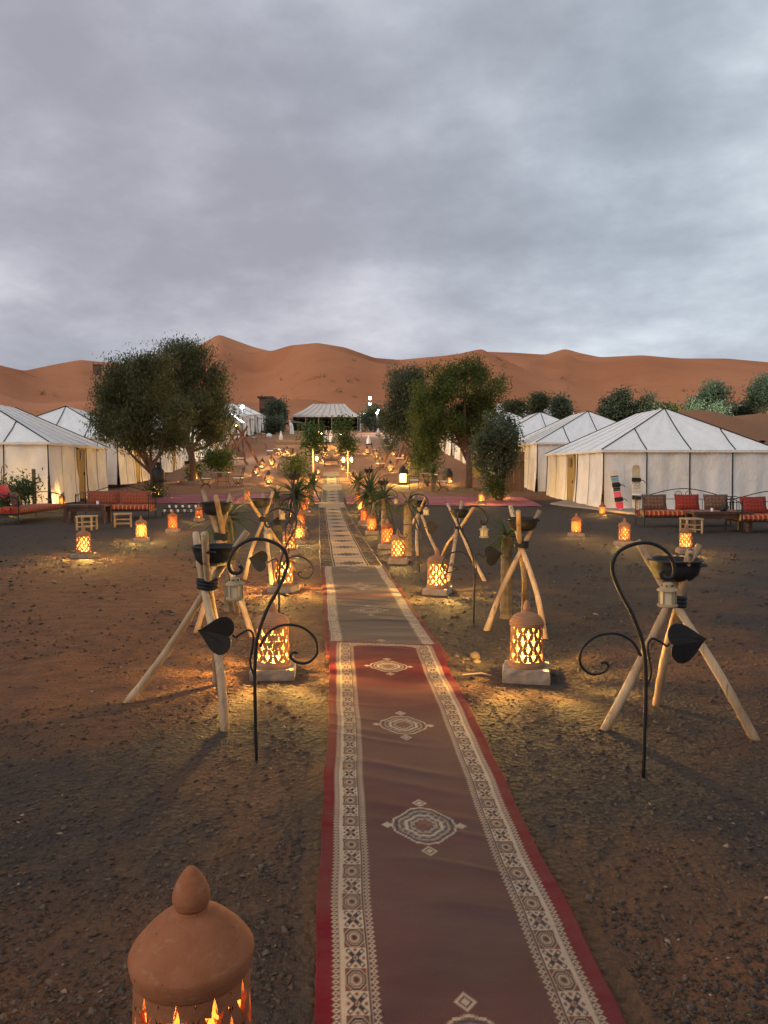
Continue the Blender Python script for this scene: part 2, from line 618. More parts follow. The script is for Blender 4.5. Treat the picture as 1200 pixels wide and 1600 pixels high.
# ------------------------------------------------------------------ ground and dunes
def ground_material():
    m, nt, b = new_mat('gravel_and_sand')
    tc = nt.nodes.new('ShaderNodeTexCoord')
    sp = nt.nodes.new('ShaderNodeSeparateXYZ')
    nt.links.new(tc.outputs['Object'], sp.inputs[0])
    fine = nz(nt, 38, 6, 0.7)
    med = nz(nt, 6, 5, 0.6)
    big = nz(nt, 0.55, 5, 0.6, dist=0.4)
    dark = mix_rgb(nt, rng_map(nt, fine, 0.3, 0.72), (0.020, 0.0152, 0.0122), (0.092, 0.067, 0.049))
    dark = mix_rgb(nt, rng_map(nt, med, 0.35, 0.7), dark, (0.045, 0.033, 0.025))
    red = mix_rgb(nt, rng_map(nt, med, 0.3, 0.7), (0.11, 0.046, 0.020), (0.21, 0.092, 0.040))
    red = mix_rgb(nt, rng_map(nt, fine, 0.45, 0.8), red, (0.10, 0.05, 0.03))
    # patches of blown sand over the gravel, most of it beside the first lamp row
    mp = nt.nodes.new('ShaderNodeMapping')
    mp.inputs['Location'].default_value = (0.9, -1.5, 0)
    mp.inputs['Scale'].default_value = (0.235, 0.16, 0.0)
    nt.links.new(tc.outputs['Object'], mp.inputs[0])
    sub = nt.nodes.new('ShaderNodeVectorMath')
    sub.operation = 'LENGTH'
    nt.links.new(mp.outputs[0], sub.inputs[0])
    patch = rng_map(nt, sub.outputs['Value'], 0.35, 1.05, 0.40, 0.0)
    for loc, scl, amt in (((-0.62, -0.92, 0), (0.42, 0.42, 0.0), 0.22), ((0.55, -0.75, 0), (0.5, 0.35, 0.0), 0.10), ((-1.3, -2.6, 0), (0.4, 0.4, 0.0), 0.12), ((0.1, -1.9, 0), (.35, .38, 0), .06)):
        mq = nt.nodes.new('ShaderNodeMapping')
        mq.inputs['Location'].default_value = loc
        mq.inputs['Scale'].default_value = scl
        nt.links.new(tc.outputs['Object'], mq.inputs[0])
        lq = nt.nodes.new('ShaderNodeVectorMath')
        lq.operation = 'LENGTH'
        nt.links.new(mq.outputs[0], lq.inputs[0])
        p2 = rng_map(nt, lq.outputs['Value'], 0.15, 0.6, amt, 0.0)
        aq = nt.nodes.new('ShaderNodeMath')
        aq.operation = 'ADD'
        nt.links.new(patch, aq.inputs[0])
        nt.links.new(p2, aq.inputs[1])
        patch = aq.outputs[0]
    ad = nt.nodes.new('ShaderNodeMath')
    ad.operation = 'ADD'
    nt.links.new(big, ad.inputs[0])
    nt.links.new(patch, ad.inputs[1])
    near = rng_map(nt, sp.outputs['Y'], 9.5, 15, 0.0, -0.16)
    ad2 = nt.nodes.new('ShaderNodeMath')
    ad2.operation = 'ADD'
    nt.links.new(ad.outputs[0], ad2.inputs[0])
    nt.links.new(near, ad2.inputs[1])
    sandmask = rng_map(nt, ad2.outputs[0], 0.49, 0.74)
    col = mix_rgb(nt, sandmask, dark, red)
    # from the red strip on: trodden brown sand, then the orange sand of the dunes
    trod = mix_rgb(nt, rng_map(nt, med, 0.3, 0.7), (0.19, 0.085, 0.042), (0.28, 0.135, 0.068))
    far = mix_rgb(nt, rng_map(nt, nz(nt, 0.08, 4), 0.35, 0.65), (0.30, 0.125, 0.055), (0.37, 0.165, 0.075))
    yb = nt.nodes.new('ShaderNodeMath')
    yb.operation = 'MULTIPLY_ADD'
    yb.inputs[1].default_value = 5.0
    nt.links.new(big, yb.inputs[0])
    nt.links.new(sp.outputs['Y'], yb.inputs[2])
    col = mix_rgb(nt, rng_map(nt, yb.outputs[0], 32.5, 35.5), col, trod)
    col = mix_rgb(nt, rng_map(nt, sp.outputs['Y'], 45, 95), col, far)
    nt.links.new(col, b.inputs['Base Color'])
    b.inputs['Roughness'].default_value = 0.92
    b.inputs['Specular IOR Level'].default_value = 0.2
    b1 = nt.nodes.new('ShaderNodeBump')
    b1.inputs['Strength'].default_value = 0.9
    b1.inputs['Distance'].default_value = 0.06
    hs = nt.nodes.new('ShaderNodeMath')
    hs.operation = 'ADD'
    nt.links.new(nz(nt, 5, 7, 0.68), hs.inputs[0])
    nt.links.new(nz(nt, 1.3, 4, 0.6, dist=0.8), hs.inputs[1])
    nt.links.new(hs.outputs[0], b1.inputs['Height'])
    vor = nt.nodes.new('ShaderNodeTexVoronoi')
    vor.inputs['Scale'].default_value = 34
    nt.links.new(tc.outputs['Object'], vor.inputs['Vector'])
    b2 = nt.nodes.new('ShaderNodeBump')
    b2.inputs['Strength'].default_value = 0.7
    b2.inputs['Distance'].default_value = 0.02
    b2.invert = True
    nt.links.new(vor.outputs['Distance'], b2.inputs['Height'])
    nt.links.new(b1.outputs[0], b2.inputs['Normal'])
    nt.links.new(b2.outputs[0], b.inputs['Normal'])
    return m


def polar(angles, radii, fz, name, mat, closed):
    a, r = np.meshgrid(angles, radii)
    x, y = r * np.sin(a), r * np.cos(a)
    z = fz(x, y, a, r)
    na, nr = len(angles), len(radii)
    v = np.stack([x.ravel(), y.ravel(), z.ravel()], 1)
    i, j = np.meshgrid(np.arange(na if closed else na - 1), np.arange(nr - 1))
    i2 = (i + 1) % na
    q = np.stack([j * na + i, (j + 1) * na + i, (j + 1) * na + i2, j * na + i2], -1).reshape(-1, 4)
    return np_mesh(name, v, q[:, ::-1], mat, smooth=True)


ang = np.concatenate([np.linspace(-0.85, 0.85, 420), np.linspace(0.85, 2 * math.pi - 0.85, 70)[1:-1]])
rad = np.concatenate([[0.0001], np.geomspace(0.4, 1000, 330)])


def ground_z(x, y, a, r):
    z = T(x, y)
    z = z + lumps(x, y)
    # beyond the camp, behind the camera and to its sides, the plain goes on
    return z


ground = polar(ang, rad, ground_z, 'ground', ground_material(), True)
tag(ground, 'dark stony gravel with patches of rust red sand', 'ground', kind='structure')

m, nt, b = new_mat('dune_sand')
dc = mix_rgb(nt, rng_map(nt, nz(nt, 0.012, 5, 0.6), 0.35, 0.68), (0.40, 0.150, 0.066), (0.50, 0.205, 0.096))
dc = mix_rgb(nt, rng_map(nt, nz(nt, 0.05, 6, 0.6, stretch=(1, 2.5, 4)), 0.6, 0.72), dc, (0.36, 0.13, 0.05))
nt.links.new(dc, b.inputs['Base Color'])
b.inputs['Roughness'].default_value = 0.95
b.inputs['Specular IOR Level'].default_value = 0.1
bump(nt, b, nz(nt, 0.25, 6, 0.6, stretch=(1, 2.2, 1)), 0.5, 1.2)
MAT['dune'] = m

SKYX = np.array([-1500, -900, -400, -150, 0, 20, 42, 90, 130, 170, 230, 290, 322, 345, 372, 400, 425, 455, 497, 540, 585, 625, 700, 740, 800, 850, 880, 905, 935, 1000, 1060, 1130, 1200, 1500, 1900, 2600], float)
SKYY = np.array([600, 575, 590, 566, 571, 576, 581, 571, 564, 568, 572, 556, 537, 525, 535, 545, 551, 542, 538, 545, 561, 564, 557, 551, 553, 556, 547, 554, 560, 557, 562, 562, 568, 560, 585, 580], float)
SKYR = np.array([420, 420, 400, 380, 330, 330, 380, 420, 430, 440, 520, 560, 560, 560, 570, 560, 520, 430, 400, 410, 450, 560, 560, 540, 560, 600, 610, 620, 560, 520, 520, 540, 560, 560, 520, 520], float)
SKYA = np.arctan((SKYX - 600) / 1200)


def smooth1(xs, ys, x, w=0.006):
    return sum(np.interp(x + k * w, xs, ys) for k in (-1, -.5, 0, .5, 1)) / 5


def dune_z(x, y, a, r):
    py = smooth1(SKYA, SKYY, a, 0.0035)
    rc = smooth1(SKYA, SKYR, a, 0.02)
    zc = CAM_H + (735 - py) / 1200 * rc * np.cos(a)
    r0 = 135.0
    z0 = T(r0 * np.sin(a), r0 * np.cos(a)) - 0.4
    t = (r - r0) / (rc - r0)
    s = np.clip(t, 0, 1)
    up = z0 + (zc - z0) * (0.55 * s ** 1.15 + 0.45 * s ** 2.2)
    down = zc - (t - 1) * (rc - r0) * 0.45
    z = np.where(t <= 1, up, np.maximum(down, 6))
    # lower dunes in front of the big ones, with a sharp crest line
    wx = x + 18 * np.sin(y * 0.017 + 0.6) + 9 * np.sin(y * 0.043)
    wy = y + 22 * np.sin(x * 0.014) + 8 * np.sin(x * 0.037 + 1.0)
    ph = wy * 0.030 + wx * 0.012
    saw = (ph / (2 * math.pi)) % 1.0
    ridge = np.where(saw < 0.72, saw / 0.72, (1 - saw) / 0.28)
    ph2 = wx * 0.034 - wy * 0.016 + 2
    saw2 = (ph2 / (2 * math.pi)) % 1.0
    ridge2 = np.where(saw2 < 0.7, saw2 / 0.7, (1 - saw2) / 0.3)
    env = np.clip(s * (1 - s) * 4, 0, 1)
    z = z + env * (19.0 * (ridge ** 1.4 - .4) + 15.0 * (ridge2 ** 1.3 - .4)) * (0.55 + 0.45 * np.sin(x * 0.017 + 1))
    return z


dang = np.linspace(-1.35, 1.35, 640)
tau = np.concatenate([np.linspace(0, 1, 120) ** 0.9, 1 + np.array([.004, .012, .03, .06, .1, .16, .25, .4, .6, .8])])
DA, TAU = np.meshgrid(dang, tau)
RC = smooth1(SKYA, SKYR, DA, 0.02)
DR = 135.0 + (RC - 135.0) * TAU
DX, DYY = DR * np.sin(DA), DR * np.cos(DA)
DZ = dune_z(DX, DYY, DA, DR)
na, nr = len(dang), len(tau)
ii, jj_ = np.meshgrid(np.arange(na - 1), np.arange(nr - 1))
dq = np.stack([jj_ * na + ii, jj_ * na + ii + 1, (jj_ + 1) * na + ii + 1, (jj_ + 1) * na + ii], -1).reshape(-1, 4)
dunes = np_mesh('sand_dunes', np.stack([DX.ravel(), DYY.ravel(), DZ.ravel()], 1), dq, MAT['dune'], smooth=True)
tag(dunes, 'tall orange sand dunes along the horizon', 'dunes', kind='structure')


def dune_point(px, py):
    u, v = (px - 600) / 1200, (800 - py) / 1200
    d = np.array([u, math.cos(PITCH) + v * math.sin(PITCH), -math.sin(PITCH) + v * math.cos(PITCH)])
    for t in np.linspace(140, 640, 1500):
        q = d * t
        if CAM_H + q[2] < dune_z(q[0], q[1], math.atan2(q[0], q[1]), math.hypot(q[0], q[1])):
            return Vector((q[0], q[1], CAM_H + q[2] - 0.3))
    return None


# ------------------------------------------------------------------ rugs
def rug_corners(fl, fr, nl, nr):
    return [P(*c) for c in (nl, nr, fr, fl)]      # near left, near right, far right, far left


def rug(name, corners, colour, label, nu, nv, z_near, z_far, grow=1.0, wrinkle=0.004, skew=None):
    a, b_, c, d = [np.array(q) for q in corners]
    if grow != 1.0:                     # the runner goes on below the picture
        a = d + (a - d) * grow
        b_ = c + (b_ - c) * grow
    W = (np.linalg.norm(b_ - a) + np.linalg.norm(c - d)) / 2
    L = (np.linalg.norm(d - a) + np.linalg.norm(c - b_)) / 2
    u = np.linspace(0, 1, nu + 1)
    # rows closer together near the camera
    s = np.linspace(0, 1, nv + 1) ** 1.25
    U, S = np.meshgrid(u, s)
    pts = (a[None, None] * ((1 - U) * (1 - S))[..., None] + b_ * (U * (1 - S))[..., None] + c * (U * S)[..., None] + d * ((1 - U) * S)[..., None])
    x, y = pts[..., 0], pts[..., 1]
    sm = S * L
    # worn, slightly wavering edges
    x = x + 0.005 * np.sin(sm * 2.1 + 0.7) + (0.003 * np.sin(sm * 5.3) + 0.002 * np.sin(sm * 11.7 + 2)) * (U - .5) * 2
    z = T(x, y) + z_near + (z_far - z_near) * S
    ph = sm + 0.10 * np.sin(U * 4 + sm * 1.7) + 0.05 * (U - .5)
    wr = np.maximum(0, np.sin(ph * 9.7 + 1.2 * np.sin(ph * 2.3))) ** 6 + 0.7 * np.maximum(0, np.sin(ph * 15.1 + 2.0 * np.sin(ph * 3.1 + 1))) ** 8
    z = z + 0.010 * np.maximum(0, np.sin(sm * 3.3 + U * 9)) * np.clip((np.abs(U - .5) - .44) / .06, 0, 1)
    z = z + wrinkle * wr * (0.6 + 0.4 * np.sin(U * 6 + sm * 2))
    col = colour(U * W, sm, W, L)
    n1 = nu + 1
    verts = np.stack([x, y, z], -1).reshape(-1, 3)
    i, j = np.meshgrid(np.arange(nu), np.arange(nv))
    q = np.stack([j * n1 + i, j * n1 + i + 1, (j + 1) * n1 + i + 1, (j + 1) * n1 + i], -1).reshape(-1, 4)
    # the edge turns down to the ground
    ring = np.concatenate([np.arange(n1), np.arange(1, nv + 1) * n1 + nu, nv * n1 + np.arange(nu - 1, -1, -1), np.arange(nv - 1, 0, -1) * n1])
    low = verts[ring].copy()
    low[:, 2] -= (z_near + z_far) / 2 + 0.02
    k = len(ring)
    base = len(verts)
    jj = np.arange(k)
    skirt = np.stack([ring, base + jj, base + (jj + 1) % k, ring[(jj + 1) % k]], -1)
    verts = np.concatenate([verts, low])
    q = np.concatenate([q, skirt])
    cols = np.concatenate([col.reshape(-1, 3), col.reshape(-1, 3)[ring]])
    o = np_mesh(name, verts, q, MAT['woven'], smooth=True)
    at = o.data.color_attributes.new('weave', 'FLOAT_COLOR', 'POINT')
    at.data.foreach_set('color', np.concatenate([cols, np.ones((len(cols), 1))], 1).astype(np.float32).ravel())
    tag(o, label, 'rug', 'runners laid end to end along the path')
    return o


m, nt, b = new_mat('woven')
va = nt.nodes.new('ShaderNodeVertexColor')
va.layer_name = 'weave'
dust = rng_map(nt, nz(nt, 2.2, 8, 0.7, stretch=(0.8, 2.2, 1)), 0.42, 0.75, 0.0, 0.30)
wc = mix_rgb(nt, dust, va.outputs[0], (0.15, 0.105, 0.075))
wc = mix_rgb(nt, rng_map(nt, nz(nt, 260, 2), 0.3, 0.7, 0.0, 0.25), wc, (0.03, 0.02, 0.02))
nt.links.new(wc, b.inputs['Base Color'])
b.inputs['Roughness'].default_value = 0.95
b.inputs['Specular IOR Level'].default_value = 0.1
b.inputs['Sheen Weight'].default_value = 0.0
bump(nt, b, nz(nt, 420, 2), 0.35, 0.002)
MAT['woven'] = m

RED = np.array([0.135, 0.005, 0.014]); FIELD = np.array([0.095, 0.012, 0.018]); DUSTY = np.array([0.098, 0.047, 0.042])
CREAM = np.array([0.47, 0.36, 0.25]); INK = np.array([0.028, 0.022, 0.028]); RUST = np.array([0.15, 0.05, 0.03])


def put(col, mask, c):
    mk = np.clip(mask, 0, 1)[..., None]
    col[:] = col * (1 - mk) + np.asarray(c) * mk


def soft(d, w=0.002):
    """1 where d < 0, with an edge w wide."""
    return np.clip(0.5 - d / w, 0, 1)


def lace(col, e, s, mid, half, per):
    d = np.abs((s % per) - per / 2) / (per / 2) + np.abs(e - mid) / half
    put(col, soft(np.abs(d - 0.72) - 0.26, 0.3), CREAM)


def border_panel(col, e, s, mid, half, per):
    """Alternating four-petal flowers and framed octagons on cream."""
    inside = soft(np.abs(e - mid) - half)
    k = np.floor(s / per).astype(int) % 2
    v = (s % per) / per * 2 - 1
    w = (e - mid) / half
    r = np.hypot(v, w)
    aw, avv = np.abs(w), np.abs(v)
    petal = soft(np.abs(np.abs(aw - avv)) - 0.30, .15) * soft(0.22 - r, .1) * soft(r - 1.15, .1)
    hole = soft(np.hypot(aw - 0.62, avv - 0.62) - 0.13, .1)
    side = soft(np.hypot(aw - 0.80, avv) - 0.16, .1) + soft(np.hypot(aw, avv - 0.78) - 0.16, .1)
    mk = inside * (k == 0)
    put(col, mk * petal, INK)
    put(col, mk * hole, CREAM)
    put(col, mk * side, RUST)
    put(col, mk * soft(r - 0.16, .1), RUST)
    q = np.maximum(np.maximum(aw, avv), (aw + avv) * 0.70)
    mk = inside * (k == 1)
    put(col, mk * soft(0.96 - q, .1), RUST)
    put(col, mk * soft(np.abs(q - 0.80) - 0.09, .08), INK)
    put(col, mk * soft(q - 0.66, .08), RUST * 0.8 + CREAM * 0.15)
    put(col, mk * soft(np.abs(q - 0.42) - 0.07, .08), CREAM * 0.9)
    put(col, mk * soft(q - 0.2, .08), INK)


def medallion(col, x, s, cx, cs, hw, hl, tone=1.0, fade=1.0):
    a, b_ = (x - cx) / hw, (s - cs) / hl
    step = 0.075
    aa, bb = np.round(np.abs(a) / step) * step, np.round(np.abs(b_) / step) * step
    q = 0.50 * (aa ** 1.25 + bb ** 1.25) + 0.44 * np.sqrt(a * a + b_ * b_) + .03 * np.cos(8 * np.arctan2(a, b_))
    put(col, fade * soft(np.abs(q - 0.93) - 0.035, .04), CREAM * tone)
    put(col, fade * soft(q - 0.86, .05) * .8, CREAM * tone * 0.72)
    put(col, fade * soft(np.abs(q - 0.82) - 0.045, .04), INK * 2)
    pat = np.sin(a * 23) * np.sin(b_ * 23) + 0.8 * np.cos(q * 30)
    put(col, fade * soft(q - 0.76, .04) * soft(0.15 - pat, .5) * 0.85, INK * 2.2)
    put(col, fade * soft(np.abs(q - 0.50) - 0.035, .04), CREAM * tone)
    put(col, fade * soft(q - 0.22, .05) * 0.8, RUST)
    for sx, sy in ((0, 1.30), (0, -1.30)):
        d = np.abs(a - sx) / 0.24 + np.abs(b_ - sy) / 0.24
        put(col, fade * soft(d - 1, .25), CREAM * tone)
        put(col, fade * soft(np.abs(d - .55) - .12, .15), INK * 2)
    for sx in (1.12, -1.12):
        d = np.abs(a - sx) / 0.18 + np.abs(b_) / 0.16
        put(col, fade * soft(d - 1, .3), CREAM * tone * .9)


def runner_red(x, s, W, L):
    e = np.minimum(x, W - x)
    se = L - s
    col = np.empty(x.shape + (3,))
    worn = sstep(1.0, 2.3, se) * (0.80 + 0.2 * vnoise(x * 2, s * 3, 4))
    streak = vnoise(x * 0.9 + 3, s * 7.5, 2) * 0.6 + vnoise(x * 2.2, s * 19, 5) * 0.4
    worn = np.clip(worn + (streak - .5) * 0.35, 0, 1)
    col[:] = FIELD * (1 - worn[..., None]) + DUSTY * worn[..., None]
    col *= (0.86 + 0.28 * vnoise(x * 1.4, s * 5, 9))[..., None]
    mw = 0.185
    for cs in MED:
        medallion(col, x, s, W / 2, cs, 0.140, 0.165)
    # cream borders
    lace(col, e, s, 0.180, 0.013, 0.024)
    put(col, soft(0.074 - e) * soft(e - 0.166), CREAM)
    border_panel(col, e, s, 0.124, 0.033, 0.1)
    put(col, soft(np.abs(e - 0.0855) - 0.0012), INK * 2)
    put(col, soft(np.abs(e - 0.1605) - 0.0022), INK * 1.5)
    put(col, soft(e - 0.0525), RED)
    lace(col, e, s, 0.062, 0.013, 0.024)
    # far end: cross border with stepped spandrels
    arch = 0.115 + 0.17 * sstep(0.12, 0.42, np.abs(x - W / 2)) ** 1.5
    inner = soft(0.16 - e)
    put(col, inner * soft(se - arch, .006), CREAM * 0.9)
    pat = np.sin(x * 190) * np.sin(se * 150) + 0.6 * np.sin(x * 70 + 1) * np.cos(se * 95)
    put(col, inner * soft(se - arch + 0.012, .006) * soft(-pat, .8) * 0.75, INK * 2)
    put(col, inner * soft(np.abs(se - arch) - .004, .004), INK * 2)
    put(col, soft(se - 0.045), RED)
    # dust over everything where feet pass
    lit = sstep(0.35, 0.8, vnoise(x * 1.3 + 9, s * 1.7, 7)) * 0.20
    put(col, lit, np.array([0.13, 0.09, 0.065]))
    return col


def runner_pale(x, s, W, L):
    e = np.minimum(x, W - x)
    col = np.empty(x.shape + (3,))
    streak = vnoise(x * 0.6 + 1, s * 6, 12) * .55 + vnoise(x * 1.6, s * 15, 15) * .45
    base = np.array([0.110, 0.082, 0.068])
    col[:] = base * (0.65 + 0.75 * streak)[..., None]
    redband = np.exp(-((s - L * 0.52) / 0.16) ** 2) * 0.55
    put(col, redband, np.array([0.15, 0.04, 0.032]))
    for cs in np.linspace(0.35, L - 0.35, 4):
        medallion(col, x, s, W / 2, cs, 0.17, 0.20, 0.9, 0.62)
    put(col, soft(0.05 - e) * soft(e - 0.15) * 0.9, CREAM * 0.92)
    n = vnoise(x * 90, s * 60, 3)
    put(col, soft(0.066 - e) * soft(e - 0.136) * soft(0.5 - n, .3) * 0.75, np.array([0.09, 0.065, 0.05]))
    k = np.abs(np.sin(s * 34))
    put(col, soft(0.066 - e) * soft(e - 0.136) * soft(0.22 - k, .2) * 0.4, CREAM * 0.8)
    put(col, soft(np.abs(e - 0.062) - .004) * .6, np.array([0.1, 0.08, 0.06]))
    put(col, soft(np.abs(e - 0.140) - .004) * .6, np.array([0.1, 0.08, 0.06]))
    put(col, soft(e - 0.036) * 0.9, np.array([0.15, 0.02, 0.024]))
    put(col, soft(L - s - 0.06) * .7, CREAM * .6)
    return col


def kilim(bands, dark, plain_far, plain_near=0.0):
    def f(x, s, W, L):
        e = np.minimum(x, W - x)
        col = np.empty(x.shape + (3,))
        col[:] = np.array([0.34, 0.25, 0.17]) * (0.8 + 0.35 * vnoise(x * 2, s * 5, 21))[..., None]
        body = soft(s - (L - plain_far), .01) * soft(plain_near - s, .01)
        bw = W * 0.21
        put(col, body * soft(e - bw), dark)
        k = soft(np.abs(e - bw) - 0.007) + soft(e - 0.012)
        put(col, body * k * .8, CREAM * .8)
        put(col, body * soft(np.abs(e - bw * 1.12) - 0.012), dark)
        cell = (np.abs(np.sin(s * 16)) < .12) | (vnoise(x * 40, s * 30, 8) > .74)
        put(col, body * soft(e - bw * .92) * soft(bw * .12 - e) * cell * .45, CREAM * .7)
        per = L / bands
        d = np.abs(x - W / 2) / (W * 0.27) + np.abs((s % per) - per / 2) / (per * .20)
        jag = 0.12 * np.sign(np.sin(x * 90))
        put(col, body * soft(d + jag - 1, .2), np.array([0.055, 0.045, 0.04]))
        put(col, body * soft(np.abs((s % (per * 4)) - .02) - .02) * .8, dark)
        return col
    return f


c1 = rug_corners((517, 1006), (684, 1012), (490, 1600), (975, 1600))
L1 = ((c1[3] - c1[0]).length + (c1[2] - c1[1]).length) / 2 * 1.22
far1 = (c1[2] + c1[3]) / 2
MED = [L1 - (P(x_, y_) - far1).length for x_, y_ in ((610, 1046), (631, 1138), (669, 1296))]
MED.append(MED[-1] - 1.28)
rug('runner_rug', c1, runner_red, 'long red runner with cream flowered borders and dark faded middle, the nearest one', 190, 1150, 0.012, 0.026, grow=1.22)
rug('runner_rug', rug_corners((503, 887), (600, 886), (509, 1027), (702, 1032)), runner_pale, 'dusty greyish beige runner with faint cream borders and thin red edges', 110, 420, 0.012, 0.022, wrinkle=0.007)
rug('runner_rug', rug_corners((498, 786), (537, 786), (500, 890), (599, 888)), kilim(14, np.array([0.018, 0.013, 0.013]), 2.3), 'beige woven runner with black patterned side bands and row of thin black lozenges', 80, 420, 0.012, 0.03, wrinkle=0.006)
rug('runner_rug', rug_corners((505, 757), (533, 757), (502, 786), (538, 786)), kilim(3.2 * 2, np.array([0.06, 0.065, 0.06]), 3.6), 'shorter pale runner with dark grey side bands lying across the red rugs', 50, 160, 0.03, 0.03, wrinkle=0.006)
rug('runner_rug', rug_corners((505, 738), (529, 738), (504, 758), (533, 758)), kilim(5, np.array([0.075, 0.07, 0.06]), 3.6), 'farthest narrow pale runner, ending before the low dark bench', 40, 120, 0.03, 0.03, wrinkle=0.006)


def red_rug(corners, label):
    pts = [P(*c) for c in corners]
    a, b_, c, d = pts
    mb = MB()

    def fn(u, v):
        p = (a * (1 - u) + b_ * u) * (1 - v) + (d * (1 - u) + c * u) * v
        return Vector((p.x, p.y, float(T(p.x, p.y)) + 0.022 + 0.012 * math.sin(u * 23 + v * 5) * math.sin(v * 9 + u * 3)))
    mb.grid(fn, 36, 14)
    o = mb.build('red_rug', MAT['red_rug'], smooth=True)
    tag(o, label, 'rug', 'faded red rugs across the path')


red_rug(((227, 786), (350, 788), (356, 773), (232, 773)), 'faded red rug on the ground beside the tree with the glowing urn')
red_rug(((351, 788), (497, 788), (500, 772), (357, 773)), 'faded pinkish red rug reaching the path from the garden table with two chairs')
red_rug(((542, 788), (700, 791), (690, 776), (540, 774)), 'faded red rug running from the path behind the palms toward the big round tree')
red_rug(((701, 791), (848, 792), (815, 776), (691, 776)), 'dull red rug in front of the tents on the side of the snowboards')

# ------------------------------------------------------------------ loose stones
def in_rug(x, y):
    c = np.interp(y, [0, 2.1, 5.4, 9.5, 14, 24, 40], [0.34, 0.24, 0.0, -0.38, -0.75, -1.65, -2.9])
    return np.abs(x - c) < np.interp(y, [0, 5.4, 6, 12, 24], [0.50, 0.50, 0.55, 0.56, 0.6])


def stones(name, n, ymin, ymax, smin, smax, mat, label):
    inv = rng.uniform(1 / ymax, 1 / ymin, n)
    y = 1 / inv
    x = (rng.uniform(-500, 1700, n) - 600) / 1200 * y
    clump = vnoise(x * 1.1 + 40, y * 1.1 + 40, 31) * .6 + vnoise(x * 3 + 7, y * 3, 32) * .4
    keep = ~in_rug(x, y) & (clump + rng.uniform(-.25, .25, n) > 0.40)
    x, y = x[keep], y[keep]
    n = len(x)
    size = smin * (smax / smin) ** (rng.uniform(0, 1, n) ** 2.2) * np.clip(y / 4.5, 0.8, 2.2)
    base = np.array([(1, 0, 0), (0, 1, 0), (-1, 0, 0), (0, -1, 0), (0, 0, .55), (0, 0, -.3)], float)
    v = base[None] * (1 + rng.uniform(-.42, .42, (n, 6, 1)))
    v = v + rng.uniform(-.22, .22, (n, 6, 3)) * np.array([1, 1, .5])
    a = rng.uniform(0, 2 * math.pi, n)
    ca, sa = np.cos(a)[:, None], np.sin(a)[:, None]
    asp = rng.uniform(.45, 1, n)[:, None]
    vx, vy = v[..., 0], v[..., 1] * asp
    z = T(x, y)
    z = z + lumps(x, y)
    tilt = rng.uniform(-.35, .35, (n, 2))
    X = (vx * ca - vy * sa) * size[:, None]
    Y = (vx * sa + vy * ca) * size[:, None]
    Z = v[..., 2] * size[:, None] * rng.uniform(.5, 1.1, n)[:, None] + X * tilt[:, :1] + Y * tilt[:, 1:]
    V = np.stack([X + x[:, None], Y + y[:, None], Z + (z + size * .12)[:, None]], -1).reshape(-1, 3)
    tri = np.array([(0, 1, 4), (1, 2, 4), (2, 3, 4), (3, 0, 4), (1, 0, 5), (2, 1, 5), (3, 2, 5), (0, 3, 5)])
    F = (tri[None] + (np.arange(n) * 6)[:, None, None]).reshape(-1, 3)
    o = np_mesh(name, V, F, mat)
    tag(o, label, 'gravel', kind='stuff')


def stone_mat(name, c1, c2, c3):
    m, nt, b = new_mat(name)
    g = nt.nodes.new('ShaderNodeNewGeometry')
    r = nt.nodes.new('ShaderNodeValToRGB')
    r.color_ramp.elements[0].color = (*c1, 1)
    r.color_ramp.elements[1].color = (*c3, 1)
    r.color_ramp.elements.new(0.6).color = (*c2, 1)
    nt.links.new(g.outputs['Random Per Island'], r.inputs[0])
    col = mix_rgb(nt, rng_map(nt, nz(nt, 70, 4), 0.3, 0.7, 0, .4), r.outputs[0], (0.09, 0.065, 0.05))
    nt.links.new(col, b.inputs['Base Color'])
    b.inputs['Roughness'].default_value = 0.9
    b.inputs['Specular IOR Level'].default_value = 0.2
    return m


stones('gravel', 120000, 1.3, 30, 0.0028, 0.021, stone_mat('slate_chip', (0.022, 0.018, 0.016), (0.052, 0.041, 0.034), (0.11, 0.086, 0.068)), 'dark slate chips and pebbles strewn over the ground')
stones('gravel', 420, 1.6, 26, 0.006, 0.024, stone_mat('pale_pebble', (0.20, 0.15, 0.11), (0.28, 0.21, 0.155), (0.40, 0.32, 0.25)), 'scattered pale pebbles among the dark gravel')

PEB = stone_mat('field_stone', (0.05, 0.038, 0.03), (0.10, 0.075, 0.055), (0.2, 0.145, 0.105))


def field_stone(px, py, w):
    p = P(px, py)
    mb = MB()
    s = w * p.y / 1200 / 2
    k = random.uniform(.5, .8)
    prof = [(s * .55, -s * .2), (s * 1.0, s * .1), (s * .9, s * .42 * k * 2), (s * .5, s * .62 * k * 2), (s * .1, s * .68 * k * 2)]
    mb.lathe(prof, 8)
    mb.v = [(x * random.uniform(.8, 1.2), y * .75 * random.uniform(.8, 1.2), z * random.uniform(.85, 1.1)) for x, y, z in mb.v]
    o = mb.build('stone', PEB, ground, loc=p)
    o.rotation_euler = (0, 0, random.uniform(0, 6))


for q in ((418, 1168, 16), (455, 1194, 10), (440, 1212, 11), (447, 1219, 14), (366, 1190, 10), (130, 1148, 9), (100, 1295, 11), (308, 1233, 8), (745, 1035, 15),
          (730, 1048, 10), (868, 1056, 16), (1062, 1057, 9), (1112, 1095, 11), (1045, 1143, 10), (1025, 1130, 9), (945, 1188, 9), (1110, 1280, 10), (742, 1028, 18), (115, 862, 8), (250, 1297, 9), (920, 1404, 16), (445, 1455, 13), (325, 1300, 10)):
    field_stone(*q)

